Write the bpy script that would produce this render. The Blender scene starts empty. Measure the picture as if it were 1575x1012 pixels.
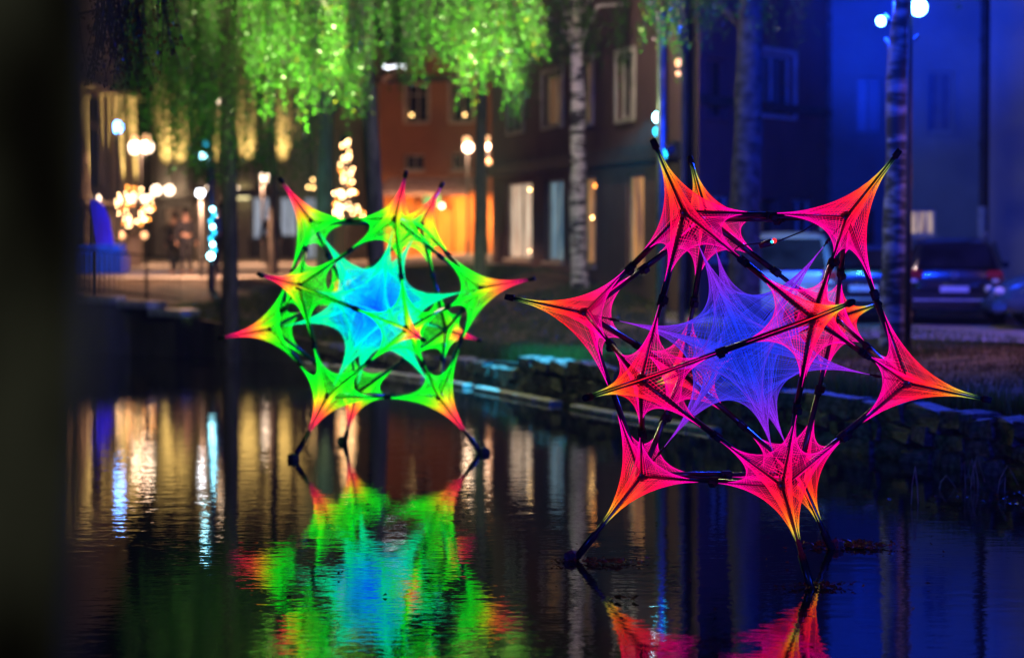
import bpy, math, random
import numpy as np
from mathutils import Vector, Matrix
random.seed(7)
rng = np.random.default_rng(7)
S = bpy.context.scene
C = S.collection
PI = math.pi

# ------------------------------------------------------------ camera, sky, exposure
F = 3719.0            # focal length in pixels of the 1575 px wide photograph (85 mm)
H = 2.625             # eye height over the water
PITCH = math.atan((506 - 352) / F)
cam_d = bpy.data.cameras.new('camera'); cam = bpy.data.objects.new('camera', cam_d); C.objects.link(cam)
cam.location = (0, 0, H); cam.rotation_euler = (PI / 2 - PITCH, 0, 0)
cam_d.sensor_width = 36; cam_d.lens = 36 * F / 1575; cam_d.clip_start = .1; cam_d.clip_end = 2000
cam_d.dof.use_dof = True; cam_d.dof.focus_distance = 18.7; cam_d.dof.aperture_fstop = 1.12; cam_d.dof.aperture_blades = 0
S.camera = cam
W = bpy.data.worlds.new("World"); S.world = W; W.use_nodes = True
wn = W.node_tree; bg = wn.nodes['Background']
sky = wn.nodes.new('ShaderNodeTexSky'); sky.sky_type = 'NISHITA'; sky.sun_disc = False
sky.sun_elevation = math.radians(-4); sky.sun_rotation = math.radians(200)
wn.links.new(sky.outputs[0], bg.inputs[0]); bg.inputs[1].default_value = 0.006
sun_d = bpy.data.lights.new('moon', 'SUN'); sun = bpy.data.objects.new('moon', sun_d); C.objects.link(sun)
sun_d.energy = .004; sun_d.angle = math.radians(.5); sun_d.color = (.75, .85, 1); sun.rotation_euler = (math.radians(50), 0, math.radians(30))
S.view_settings.view_transform = 'Standard'; S.view_settings.look = 'None'
S.view_settings.exposure = 0; S.view_settings.gamma = 1; S.view_settings.use_curve_mapping = False
cy = S.cycles
cy.use_denoising = True
try: cy.denoiser = 'OPENIMAGEDENOISE'; cy.denoising_input_passes = 'RGB_ALBEDO_NORMAL'
except Exception: pass
cy.max_bounces = 5; cy.diffuse_bounces = 2; cy.glossy_bounces = 3; cy.transmission_bounces = 3; cy.volume_bounces = 0
cy.transparent_max_bounces = 8
cy.sample_clamp_indirect = 4; cy.caustics_reflective = False; cy.caustics_refractive = False
cy.use_light_tree = True

HAZE = .0006
# ------------------------------------------------------------ helpers
def setp(o, label=None, cat=None, group=None, kind=None):
    if label: o['label'] = label
    if cat: o['category'] = cat
    if group: o['group'] = group
    if kind: o['kind'] = kind
    return o
def empty(name, loc=(0, 0, 0), rz=0, label=None, cat=None, group=None):
    o = bpy.data.objects.new(name, None); C.objects.link(o); o.location = loc; o.rotation_euler = (0, 0, rz)
    return setp(o, label, cat, group)
def mesh_data(name, v, f, mats, smooth=False, mi=None):
    m = bpy.data.meshes.new(name); m.from_pydata([tuple(map(float, p)) for p in v], [], f)
    for k in (mats if isinstance(mats, (list, tuple)) else [mats]): m.materials.append(k)
    if mi is not None: m.polygons.foreach_set('material_index', mi)
    if smooth: m.polygons.foreach_set('use_smooth', [True] * len(m.polygons))
    m.update(); return m
def link(name, m, parent=None, loc=None):
    o = bpy.data.objects.new(name, m); C.objects.link(o)
    if parent: o.parent = parent
    if loc is not None: o.location = loc
    return o
class MB:
    def __init__(s): s.v = []; s.f = []
    def add(s, v, f):
        n = len(s.v); s.v += [tuple(p) for p in v]; s.f += [tuple(i + n for i in q) for q in f]; return s
    def box(s, a, b, bev=0):
        (x0, y0, z0), (x1, y1, z1) = a, b
        if bev <= 0:
            v = [(x0,y0,z0),(x1,y0,z0),(x1,y1,z0),(x0,y1,z0),(x0,y0,z1),(x1,y0,z1),(x1,y1,z1),(x0,y1,z1)]
            return s.add(v, [(0,3,2,1),(4,5,6,7),(0,1,5,4),(1,2,6,5),(2,3,7,6),(3,0,4,7)])
        e = bev; rings = []
        for z, k in ((z0, e), (z0 + e, 0), (z1 - e, 0), (z1, e)):
            rings.append([(x0+k+e*0,y0+k,z),(x1-k,y0+k,z),(x1-k,y1-k,z),(x0+k,y1-k,z)])
        v = sum(rings, []); f = [(3,2,1,0),(12,13,14,15)]
        for r in range(3):
            for i in range(4): j = (i+1)%4; f.append((r*4+i, r*4+j, r*4+4+j, r*4+4+i))
        return s.add(v, f)
    def tube(s, pts, rad, n=8, cap=True):
        pts = [Vector(p) for p in pts]
        if not hasattr(rad, '__len__'): rad = [rad] * len(pts)
        rings = []; up = None
        for i, p in enumerate(pts):
            d = (pts[min(i+1, len(pts)-1)] - pts[max(i-1, 0)]).normalized()
            if up is None: up = Vector((0,0,1)) if abs(d.z) < .9 else Vector((1,0,0))
            a = d.cross(up).normalized(); b = d.cross(a).normalized(); up = a.cross(d).normalized() if False else up
            rings.append([p + (a*math.cos(t) + b*math.sin(t))*rad[i] for t in [2*PI*k/n for k in range(n)]])
        v = sum(rings, []); f = []
        for r in range(len(rings)-1):
            for i in range(n): j = (i+1)%n; f.append((r*n+i, r*n+j, (r+1)*n+j, (r+1)*n+i))
        if cap: f.append(tuple(range(n))[::-1]); f.append(tuple((len(rings)-1)*n+i for i in range(n)))
        return s.add(v, f)
    def sphere(s, c, r, nu=10, nv=6, sc=(1,1,1)):
        v = [(c[0], c[1], c[2]-r*sc[2])]; f = []
        for j in range(1, nv):
            t = PI*j/nv
            for i in range(nu):
                u = 2*PI*i/nu; v.append((c[0]+r*sc[0]*math.sin(t)*math.cos(u), c[1]+r*sc[1]*math.sin(t)*math.sin(u), c[2]-r*sc[2]*math.cos(t)))
        v.append((c[0], c[1], c[2]+r*sc[2]))
        for i in range(nu):
            j = (i+1)%nu; f.append((0, 1+j, 1+i)); f.append((len(v)-1, 1+(nv-2)*nu+i, 1+(nv-2)*nu+j))
            for k in range(nv-2): f.append((1+k*nu+i, 1+k*nu+j, 1+(k+1)*nu+j, 1+(k+1)*nu+i))
        return s.add(v, f)
    def prism(s, poly, y0, y1):          # polygon in x,z pushed along y
        n = len(poly); v = [(x, y0, z) for x, z in poly] + [(x, y1, z) for x, z in poly]
        f = [tuple(range(n)), tuple(range(2*n-1, n-1, -1))] + [(i, n+i, n+(i+1)%n, (i+1)%n) for i in range(n)]
        return s.add(v, f)
    def data(s, name, mat, smooth=False): return mesh_data(name, s.v, s.f, mat, smooth)
    def build(s, name, mat, parent=None, smooth=False, loc=None): return link(name, s.data(name, mat, smooth), parent, loc)

def at(px, py, Y):
    """world point seen at photograph pixel (px,py) at world depth Y"""
    c, s_ = math.cos(PITCH), math.sin(PITCH)
    dx = (px - 787.5) / F; dy = -(py - 506) / F
    d = Vector((dx, c + dy * s_, -s_ + dy * c))     # forward=(0,c,-s), up=(0,s,c)
    k = Y / d.y
    return Vector((d.x * k, Y, H + d.z * k))
def ray(px, py):
    p = at(px, py, 1.0); return p - Vector((0, 0, H))

# materials ----------------------------------------------------
def new_mat(name):
    m = bpy.data.materials.new(name); m.use_nodes = True; n = m.node_tree
    return m, n, n.nodes['Principled BSDF']
def noise_mat(name, c1, c2, scale=5, rough=.8, bump=0, bscale=None, spec=.3, metal=0, stretch=(1,1,1), detail=5, lo=.35, hi=.65, coat=0):
    m, n, b = new_mat(name)
    tc = n.nodes.new('ShaderNodeTexCoord'); mp = n.nodes.new('ShaderNodeMapping'); mp.inputs['Scale'].default_value = stretch
    n.links.new(tc.outputs['Object'], mp.inputs[0])
    t = n.nodes.new('ShaderNodeTexNoise'); t.inputs['Scale'].default_value = scale; t.inputs['Detail'].default_value = detail
    n.links.new(mp.outputs[0], t.inputs[0])
    r = n.nodes.new('ShaderNodeValToRGB'); r.color_ramp.elements[0].position = lo; r.color_ramp.elements[1].position = hi
    r.color_ramp.elements[0].color = (*c1, 1); r.color_ramp.elements[1].color = (*c2, 1)
    n.links.new(t.outputs[0], r.inputs[0]); n.links.new(r.outputs[0], b.inputs['Base Color'])
    b.inputs['Roughness'].default_value = rough; b.inputs['Specular IOR Level'].default_value = spec; b.inputs['Metallic'].default_value = metal
    b.inputs['Coat Weight'].default_value = coat
    if bump:
        t2 = n.nodes.new('ShaderNodeTexNoise'); t2.inputs['Scale'].default_value = bscale or scale * 4; t2.inputs['Detail'].default_value = 6
        n.links.new(mp.outputs[0], t2.inputs[0])
        bp = n.nodes.new('ShaderNodeBump'); bp.inputs['Distance'].default_value = bump; bp.inputs['Strength'].default_value = 1
        n.links.new(t2.outputs[0], bp.inputs['Height']); n.links.new(bp.outputs[0], b.inputs['Normal'])
    return m
def emit_mat(name, col, strength, sample=False, vary=None):
    m, n, b = new_mat(name)
    b.inputs['Base Color'].default_value = (*[c * .5 for c in col], 1); b.inputs['Emission Color'].default_value = (*col, 1)
    b.inputs['Emission Strength'].default_value = strength; b.inputs['Roughness'].default_value = .4
    m.cycles.emission_sampling = 'FRONT' if sample else 'NONE'
    if vary:      # curtains and things in a lit room, seen through the glass
        tc = n.nodes.new('ShaderNodeTexCoord'); mp = n.nodes.new('ShaderNodeMapping'); mp.inputs['Scale'].default_value = (5, 5, .8)
        t = n.nodes.new('ShaderNodeTexNoise'); t.inputs['Scale'].default_value = 1.3; t.inputs['Detail'].default_value = 3
        r = n.nodes.new('ShaderNodeValToRGB'); r.color_ramp.elements[0].position = .38; r.color_ramp.elements[1].position = .6
        r.color_ramp.elements[0].color = (*vary, 1); r.color_ramp.elements[1].color = (*col, 1)
        n.links.new(tc.outputs['Object'], mp.inputs[0]); n.links.new(mp.outputs[0], t.inputs[0]); n.links.new(t.outputs[0], r.inputs[0])
        n.links.new(r.outputs[0], b.inputs['Emission Color'])
    return m
M = {}
M['black_tube'] = noise_mat('black_tube', (.012,.012,.015), (.03,.03,.034), 20, .28, spec=.6)
M['rubber'] = noise_mat('rubber', (.01,.01,.01), (.025,.025,.025), 30, .7)
M['concrete'] = noise_mat('concrete', (.05,.048,.045), (.13,.12,.11), 7, .85, .01)
M['stone'] = noise_mat('stone', (.05,.055,.045), (.27,.26,.25), 3.5, .8, .03, 9)
M['pale_stone'] = noise_mat('pale_stone', (.35,.35,.33), (.62,.6,.58), 4, .55, .005)
M['mortar'] = noise_mat('mortar', (.015,.015,.014), (.05,.05,.045), 4, .95)
M['quay'] = noise_mat('quay', (.03,.028,.026), (.10,.09,.08), 1.2, .9, .01, 8, stretch=(1,1,.4))
M['paving'] = noise_mat('paving', (.22,.20,.18), (.34,.31,.28), 1.4, .75, .004, 12)
M['asphalt'] = noise_mat('asphalt', (.05,.05,.05), (.10,.095,.09), 2.5, .7, .004, 40)
M['bark_dark'] = noise_mat('bark_dark', (.015,.012,.01), (.07,.06,.05), 6, .9, .02, 12, stretch=(2,2,.4))
M['ivy_bark'] = noise_mat('ivy_bark', (.006,.006,.007), (.045,.04,.045), 7, .85, .04, 10)
M['lichen_bark'] = noise_mat('lichen_bark', (.012,.010,.007), (.30,.32,.25), 4.5, .9, .03, 14, detail=3, stretch=(1,1,.35), lo=.42, hi=.66)
M['plaster_dark'] = noise_mat('plaster_dark', (.10,.06,.055), (.145,.09,.08), .8, .85, .003, 20)
M['plaster_base'] = noise_mat('plaster_base', (.15,.11,.09), (.21,.155,.125), 1, .85, .003, 20)
M['plaster_red'] = noise_mat('plaster_red', (.15,.055,.065), (.21,.08,.09), .8, .85, .003, 20)
M['plaster_teal'] = noise_mat('plaster_teal', (.15,.20,.21), (.21,.27,.28), .7, .85, .003, 20)
M['plaster_beige'] = noise_mat('plaster_beige', (.40,.33,.27), (.5,.42,.34), .7, .85, .003, 20)
M['plaster_orange'] = noise_mat('plaster_orange', (.30,.12,.05), (.40,.17,.07), .8, .85, .003, 20)
M['plaster_cream'] = noise_mat('plaster_cream', (.42,.36,.28), (.55,.48,.38), .8, .8, .003, 20)
M['trim_white'] = noise_mat('trim_white', (.45,.43,.4), (.6,.58,.55), 3, .6)
M['trim_dark'] = noise_mat('trim_dark', (.02,.02,.022), (.05,.05,.05), 3, .6)
M['roof'] = noise_mat('roof', (.05,.03,.028), (.11,.06,.05), 5, .8, .02)
M['roof_pale'] = noise_mat('roof_pale', (.35,.24,.24), (.6,.45,.44), 4, .8, .02)
M['door_orange'] = noise_mat('door_orange', (.45,.16,.03), (.65,.26,.05), 2, .5, stretch=(6,6,.5))
M['navy'] = noise_mat('navy', (.015,.02,.08), (.03,.04,.14), 3, .7)
M['glass_soft'] = noise_mat('glass_soft', (.05,.07,.10), (.09,.12,.15), 2, .25, spec=.6)
M['glass_dark'] = noise_mat('glass_dark', (.006,.007,.01), (.02,.022,.03), 2, .06, spec=.8)
M['metal_grey'] = noise_mat('metal_grey', (.10,.11,.12), (.2,.21,.22), 8, .4, metal=.6)
M['metal_pale'] = noise_mat('metal_pale', (.35,.37,.38), (.5,.52,.53), 8, .45)
M['car_dark'] = noise_mat('car_dark', (.010,.012,.016), (.016,.018,.024), 3, .22, spec=.7, coat=.8)
M['car_blue'] = noise_mat('car_blue', (.02,.07,.12), (.03,.09,.15), 3, .25, spec=.7, coat=.8)
M['car_silver'] = noise_mat('car_silver', (.32,.36,.37), (.4,.44,.45), 3, .3, spec=.6, metal=.3, coat=.5)
M['rim'] = noise_mat('rim', (.4,.42,.45), (.6,.62,.65), 9, .3, metal=.8)
M['plate'] = noise_mat('plate', (.6,.62,.65), (.75,.77,.8), 9, .4)
M['red_lens'] = noise_mat('red_lens', (.35,.01,.015), (.5,.02,.03), 9, .15, spec=.8)
M['white_lens'] = noise_mat('white_lens', (.6,.62,.65), (.8,.8,.85), 9, .12, spec=.9)
M['reed'] = noise_mat('reed', (.25,.24,.16), (.5,.48,.36), 9, .7)
M['skin'] = noise_mat('skin', (.5,.3,.22), (.6,.38,.3), 9, .6)
M['cloth_dark'] = noise_mat('cloth_dark', (.015,.016,.025), (.04,.04,.05), 9, .9)
M['cloth_blue'] = noise_mat('cloth_blue', (.12,.25,.4), (.18,.33,.5), 9, .9)
M['hair'] = noise_mat('hair', (.02,.012,.008), (.05,.03,.02), 20, .8)

def birch_bark(name='birch_bark', t0=.42, t1=.50, white=(.62,.6,.57)):
    m, n, b = new_mat(name)
    tc = n.nodes.new('ShaderNodeTexCoord')
    def nz(scale, st, det=4):
        mp = n.nodes.new('ShaderNodeMapping'); mp.inputs['Scale'].default_value = st
        t = n.nodes.new('ShaderNodeTexNoise'); t.inputs['Scale'].default_value = scale; t.inputs['Detail'].default_value = det
        n.links.new(tc.outputs['Object'], mp.inputs[0]); n.links.new(mp.outputs[0], t.inputs[0]); return t.outputs[0]
    a = nz(3, (1, 1, 3.2)); c = nz(2, (1.2, 1.2, 14), 3)
    r1 = n.nodes.new('ShaderNodeValToRGB'); r1.color_ramp.elements[0].position = t0; r1.color_ramp.elements[1].position = t1
    r2 = n.nodes.new('ShaderNodeValToRGB'); r2.color_ramp.elements[0].position = .36; r2.color_ramp.elements[1].position = .44
    n.links.new(a, r1.inputs[0]); n.links.new(c, r2.inputs[0])
    mu = n.nodes.new('ShaderNodeMath'); mu.operation = 'MULTIPLY'; n.links.new(r1.outputs[0], mu.inputs[0]); n.links.new(r2.outputs[0], mu.inputs[1])
    mx = n.nodes.new('ShaderNodeMix'); mx.data_type = 'RGBA'; mx.inputs[6].default_value = (.02, .018, .016, 1); mx.inputs[7].default_value = (*white, 1)
    n.links.new(mu.outputs[0], mx.inputs[0]); n.links.new(mx.outputs[2], b.inputs['Base Color']); b.inputs['Roughness'].default_value = .75
    bp = n.nodes.new('ShaderNodeBump'); bp.inputs['Distance'].default_value = .01; n.links.new(mu.outputs[0], bp.inputs['Height']); n.links.new(bp.outputs[0], b.inputs['Normal'])
    return m
M['birch'] = birch_bark()
M['birch_old'] = birch_bark('old_birch_bark', .45, .62, (.30, .28, .29))

def leaf_mat(name, c1, c2, c3):
    m = bpy.data.materials.new(name); m.use_nodes = True; n = m.node_tree; n.nodes.clear()
    o = n.nodes.new('ShaderNodeOutputMaterial'); at_ = n.nodes.new('ShaderNodeAttribute'); at_.attribute_name = 'tint'
    r = n.nodes.new('ShaderNodeValToRGB'); e = r.color_ramp.elements; e[0].color = (*c1, 1); e[0].position = 0; e[1].color = (*c2, 1); e[1].position = .8
    e2 = e.new(.93); e2.color = (*c3, 1)
    n.links.new(at_.outputs['Fac'], r.inputs[0])
    d = n.nodes.new('ShaderNodeBsdfDiffuse'); t = n.nodes.new('ShaderNodeBsdfTranslucent'); g = n.nodes.new('ShaderNodeBsdfGlossy'); g.inputs['Roughness'].default_value = .3
    g.inputs['Color'].default_value = (.5, .5, .5, 1)
    n.links.new(r.outputs[0], d.inputs[0]); n.links.new(r.outputs[0], t.inputs[0])
    m1 = n.nodes.new('ShaderNodeMixShader'); m1.inputs[0].default_value = .4; m2 = n.nodes.new('ShaderNodeMixShader'); m2.inputs[0].default_value = .05
    n.links.new(d.outputs[0], m1.inputs[1]); n.links.new(t.outputs[0], m1.inputs[2]); n.links.new(m1.outputs[0], m2.inputs[1]); n.links.new(g.outputs[0], m2.inputs[2])
    n.links.new(m2.outputs[0], o.inputs[0]); return m
M['leaf'] = leaf_mat('leaf', (.03,.14,.008), (.08,.28,.012), (.4,.32,.02))
M['leaf_brown'] = leaf_mat('leaf_brown', (.05,.04,.012), (.12,.07,.02), (.2,.1,.02))
M['grass'] = leaf_mat('grass', (.04,.08,.015), (.12,.15,.03), (.2,.15,.06))

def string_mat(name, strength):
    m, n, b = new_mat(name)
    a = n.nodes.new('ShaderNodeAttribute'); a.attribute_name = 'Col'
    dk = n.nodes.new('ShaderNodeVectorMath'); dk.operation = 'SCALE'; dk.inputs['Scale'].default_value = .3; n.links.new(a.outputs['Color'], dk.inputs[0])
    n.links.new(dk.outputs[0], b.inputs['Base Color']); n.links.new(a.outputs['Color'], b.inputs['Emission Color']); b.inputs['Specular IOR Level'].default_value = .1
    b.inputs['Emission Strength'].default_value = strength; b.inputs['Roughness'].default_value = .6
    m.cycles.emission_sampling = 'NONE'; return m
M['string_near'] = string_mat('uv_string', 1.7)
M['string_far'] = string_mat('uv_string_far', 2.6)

# ------------------------------------------------------------ lamps
def aim(o, tgt): o.rotation_euler = (Vector(tgt) - o.location).to_track_quat('-Z', 'Y').to_euler()
def lamp(kind, loc, col, power, tgt=None, size=.08, cone=60, blend=.6, parent=None):
    d = bpy.data.lights.new('light', kind); d.color = col; d.energy = power; d.shadow_soft_size = size
    o = bpy.data.objects.new('light', d); C.objects.link(o); o.location = loc
    if kind == 'SPOT': d.spot_size = math.radians(cone); d.spot_blend = blend
    if tgt is not None: aim(o, tgt)
    if parent: o.parent = parent; o.matrix_parent_inverse = parent.matrix_world.inverted() if False else Matrix.Translation(-parent.location) if not any(parent.rotation_euler) else parent.matrix_basis.inverted()
    return o

# ------------------------------------------------------------ ground, water
BANK = [(14, 4), (8.6, 18), (5.4, 25.5), (1.6, 34.5), (-.99, 41.9), (-3.6, 46.9), (-8, 50.6), (-14, 52), (-40, 54), (-120, 56)]
WTOP = [.66, .66, .66, .62, .45, .40, 1.0, 1.42, 1.42, 1.42]
def bank_dist(x, y):
    """signed distance inland of the far bank, and the wall height there"""
    best = (1e9, 0, 0)
    for i in range(len(BANK) - 1):
        ax, ay = BANK[i]; bx, by = BANK[i+1]; dx, dy = bx-ax, by-ay; L2 = dx*dx+dy*dy
        t = max(0, min(1, ((x-ax)*dx+(y-ay)*dy)/L2)); qx, qy = ax+dx*t, ay+dy*t
        d = math.hypot(x-qx, y-qy)
        if d < best[0]:
            s = 1 if (dx*(y-ay)-dy*(x-ax)) < 0 else -1
            best = (d, s, WTOP[i]+(WTOP[i+1]-WTOP[i])*t)
    return best[0]*best[1], best[2]
def smooth(t): t = max(0, min(1, t)); return t*t*(3-2*t)
def level(x, y):
    a = 1.38 + .34 * smooth((x + 7) / 6)
    return a + (.80 - a) * smooth(x / 5.2)
def gz(x, y):
    if y < 9: return 1.05 - .25 * smooth((y - 2) / 4) - 2.2 * smooth((y - 5) / 2)
    d, wt = bank_dist(x, y)
    if d < .22: return -1.3
    return wt - .06 + (level(x, y) - wt + .06) * smooth((d - .3) / 6.5)
gx = np.concatenate([np.linspace(-600, -62, 12), np.arange(-60, -12, 1.5), np.arange(-12, 16, .3), np.arange(16, 60, 2), np.linspace(62, 600, 12)])
gy = np.concatenate([np.linspace(-400, -10, 6), np.arange(-8, 18, 1.0), np.arange(18, 60, .3), np.arange(60, 130, 3), np.linspace(135, 1500, 12)])
# the sheet's outline turns the sign test round beyond the ends: keep it simple there
V_ = []; 
for y in gy:
    for x in gx:
        z = gz(x, y)
        if x > 15 or (y > 60): z = max(z, level(x, y)) if y > 9 else z
        V_.append((x, y, z + (0 if z < 0 else .03 * math.sin(x * 1.7 + y * .9) * math.sin(y * 1.3 - x * .4))))
nx, ny = len(gx), len(gy)
F_ = [(j*nx+i, j*nx+i+1, (j+1)*nx+i+1, (j+1)*nx+i) for j in range(ny-1) for i in range(nx-1)]
M['ground'] = noise_mat('ground', (.05,.035,.02), (.20,.13,.075), 2.2, .95, .03, 9)
link('ground', mesh_data('ground', V_, F_, M['ground'], True)); bpy.data.objects['ground']['kind'] = 'structure'

def water_mat():
    m, n, b = new_mat('water')
    b.inputs['Base Color'].default_value = (.004, .005, .006, 1); b.inputs['Roughness'].default_value = .02; b.inputs['IOR'].default_value = 1.4
    b.inputs['Specular IOR Level'].default_value = .5
    tc = n.nodes.new('ShaderNodeTexCoord')
    acc = None
    for sc, st, w, det in ((1.0, (1.4, 2.6, 1), 1.0, 2), (1.0, (5, 8, 1), .62, 2), (1.0, (13, 19, 1), .16, 1)):
        mp = n.nodes.new('ShaderNodeMapping'); mp.inputs['Scale'].default_value = st; mp.inputs['Rotation'].default_value = (0, 0, .08)
        t = n.nodes.new('ShaderNodeTexNoise'); t.inputs['Scale'].default_value = sc; t.inputs['Detail'].default_value = det
        n.links.new(tc.outputs['Object'], mp.inputs[0]); n.links.new(mp.outputs[0], t.inputs[0])
        mu = n.nodes.new('ShaderNodeMath'); mu.operation = 'MULTIPLY'; mu.inputs[1].default_value = w; n.links.new(t.outputs[0], mu.inputs[0])
        if acc is None: acc = mu.outputs[0]
        else:
            ad = n.nodes.new('ShaderNodeMath'); n.links.new(acc, ad.inputs[0]); n.links.new(mu.outputs[0], ad.inputs[1]); acc = ad.outputs[0]
    bp = n.nodes.new('ShaderNodeBump'); bp.inputs['Distance'].default_value = .0021; bp.inputs['Strength'].default_value = 1
    n.links.new(acc, bp.inputs['Height']); n.links.new(bp.outputs[0], b.inputs['Normal'])
    return m
M['water'] = water_mat()
o = MB().add([(-120, 5, 0), (16, 5, 0), (16, 60, 0), (-120, 60, 0)], [(0, 1, 2, 3)]).build('water', M['water']); o['kind'] = 'structure'

# road on the far bank, a sheet over the ground, and its kerb
def strip(name, pts_l, pts_r, mat, lift=.02, sub=24):
    v = []; n = len(pts_l)
    for i in range(n):
        for k in range(sub + 1):
            t = k / sub; x = pts_l[i][0]*(1-t)+pts_r[i][0]*t; y = pts_l[i][1]*(1-t)+pts_r[i][1]*t
            v.append((x, y, max(gz(x, y), .3) + .03 + lift))
    f = [(i*(sub+1)+k, i*(sub+1)+k+1, (i+1)*(sub+1)+k+1, (i+1)*(sub+1)+k) for i in range(n-1) for k in range(sub)]
    o = link(name, mesh_data(name, v, f, mat, True)); o['kind'] = 'structure'; return o
RY = [(2.6 + i * .6, 43.3 - 1.05 * min(i * .6, 5.4) - .2 * max(i * .6 - 5.4, 0)) for i in range(60)]
strip('road', RY, [(x + 2, y + 11) for x, y in RY], M['paving'], sub=16)
# kerb along the road's near edge
kerb = empty('kerb', (0, 0, 0), label='low stone kerb between the dark bank and the pale road on the right', cat='kerb')
kb = MB().box((-.5, -.07, -.08), (.5, .07, .12), .02).data('kerb_stone', M['pale_stone'])
for i in range(9, 40):
    a, b2 = RY[i], RY[i+1]; L = math.hypot(b2[0]-a[0], b2[1]-a[1])
    k = link('kerb_stone', kb, kerb, ((a[0]+b2[0])/2, (a[1]+b2[1])/2 - .1, gz((a[0]+b2[0])/2, (a[1]+b2[1])/2) + .03))
    k.rotation_euler.z = math.atan2(b2[1]-a[1], b2[0]-a[0]); k.scale.x = L - .02
PL = [(-24 + i * 1.2, 58 + .0 * i) for i in range(21)]
strip('pavement', PL, [(x * 1.7, 100) for x, y in PL], M['paving'], sub=16)

# ------------------------------------------------------------ stone wall on the bank
def rock(seed, w=1, h=1, d=1):
    r = random.Random(seed); m = MB().box((-.5, -.5, -.5), (.5, .5, .5), .09)
    m.v = [(x + r.uniform(-.1, .1), y + r.uniform(-.1, .1), z + r.uniform(-.1, .1)) for x, y, z in m.v]
    return m.data('stone', M['stone'], False)
rocks = [rock(i) for i in range(10)]
sw = empty('stone_retaining_wall', (0, 0, 0), label='rough dry stone bank wall rising from the water behind the red string sculpture', cat='stone wall')
def along(poly, s):
    for i in range(len(poly)-1):
        L = math.dist(poly[i][:2], poly[i+1][:2])
        if s <= L: t = s/L; return [poly[i][k]*(1-t)+poly[i+1][k]*t for k in range(len(poly[i]))], math.atan2(poly[i+1][1]-poly[i][1], poly[i+1][0]-poly[i][0])
        s -= L
    return None, 0
poly = [(BANK[i][0], BANK[i][1], WTOP[i]) for i in range(1, 6)]
tot = sum(math.dist(poly[i][:2], poly[i+1][:2]) for i in range(len(poly)-1))
nst = 0; z0 = -.1
for course, hgt in enumerate((.30, .20, .24, .17)):
    s = random.uniform(0, .3)
    while s < tot - .3:
        w = random.choice((.22, .3, .38, .5, .72)) * random.uniform(.85, 1.15); (p, ang) = along(poly, s + w/2)
        if p is None: break
        if z0 + hgt * .6 < p[2] and nst < 296 and not (p[1] < 19.5):
            hh = min(hgt, p[2] - z0 + .04) * random.uniform(.8, 1.12)
            k = link('stone', random.choice(rocks), sw, (p[0], p[1], z0 + hgt/2 + random.uniform(-.035, .03)))
            k.scale = (w*.97, .34 * random.uniform(.8, 1.15), hh); k.rotation_euler = (random.uniform(-.12, .12), random.uniform(-.11, .11), ang + random.uniform(-.12, .12)); nst += 1
        s += w
    z0 += hgt * .98
mc = MB()
for i in range(len(poly)-1):
    (x0, y0, t0), (x1, y1, t1) = poly[i], poly[i+1]; nx_, ny_ = (y0-y1), (x1-x0); L = math.hypot(nx_, ny_); nx_, ny_ = -nx_/L*.0, -ny_/L*.0
    ex, ey = -(y0-y1)/L, -(x1-x0)/L
    mc.add([(x0+ex*.05,y0+ey*.05,-1),(x1+ex*.05,y1+ey*.05,-1),(x1+ex*.05,y1+ey*.05,t1-.06),(x0+ex*.05,y0+ey*.05,t0-.06),
            (x0+ex*.6,y0+ey*.6,-1),(x1+ex*.6,y1+ey*.6,-1),(x1+ex*.6,y1+ey*.6,t1-.06),(x0+ex*.6,y0+ey*.6,t0-.06)], [(0,1,2,3),(3,2,6,7),(4,7,6,5)])
mc.build('wall_core', M['mortar'], sw)
# pale ledge stones at the waterline between the two sculptures
ledge = empty('stone_ledge', (0, 0, 0), label='thin line of pale ledge stones at the waterline lit turquoise between the two sculptures', cat='ledge')
lb = MB().box((-.5, -.1, -.04), (.5, .1, .05), .02).data('ledge_stone', M['pale_stone'])
a = Vector((2.3, 32.2)); bvec = Vector((-3.7, 46.5)); pts = [Vector((2.75, 31.2)), Vector((1.42, 34.35)), Vector((-1.2, 41.75)), Vector((-3.8, 46.7))]
s = 0; P3 = [(p.x, p.y) for p in pts]; 
while True:
    w = random.uniform(.35, .9); p, ang = along(P3, s + w/2)
    if p is None: break
    if random.random() < .93:
        k = link('ledge_stone', lb, ledge, (p[0]-.14, p[1]-.1, .015)); k.scale = (w*.96, 1, 1); k.rotation_euler.z = ang + random.uniform(-.02, .02)
    s += w
# quay wall on the left
qw = empty('quay_wall', (0, 0, 0), label='long dark quay wall under the railing at the left end of the canal', cat='wall')
for i in range(5, 9):
    (x0, y0), (x1, y1) = BANK[i], BANK[i+1]; t0, t1 = WTOP[i], WTOP[i+1]
    if i == 5: t0 = .4
    MB().add([(x0,y0,-1.2),(x1,y1,-1.2),(x1,y1,t1),(x0,y0,t0),(x0,y0+.45,-1.2),(x1,y1+.45,-1.2),(x1,y1+.45,t1),(x0,y0+.45,t0)], [(0,1,2,3),(3,2,6,7),(4,7,6,5)][::1]).build('wall_face', M['quay'], qw)
cs = MB().box((-.5, -.28, -.07), (.5, .28, .09), .02).data('coping_stone', M['pale_stone'])
Q = [(-6.6, 49.5, .75), (-8, 50.6, 1.02), (-14, 52, 1.44), (-26, 53.1, 1.44)]; s = 0
while True:
    p, ang = along(Q, s + .5)
    if p is None: break
    k = link('coping_stone', cs, qw, (p[0], p[1] + .2, p[2] + .05)); k.rotation_euler.z = ang; k.scale = (.97, 1, 1); s += 1.0

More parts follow.
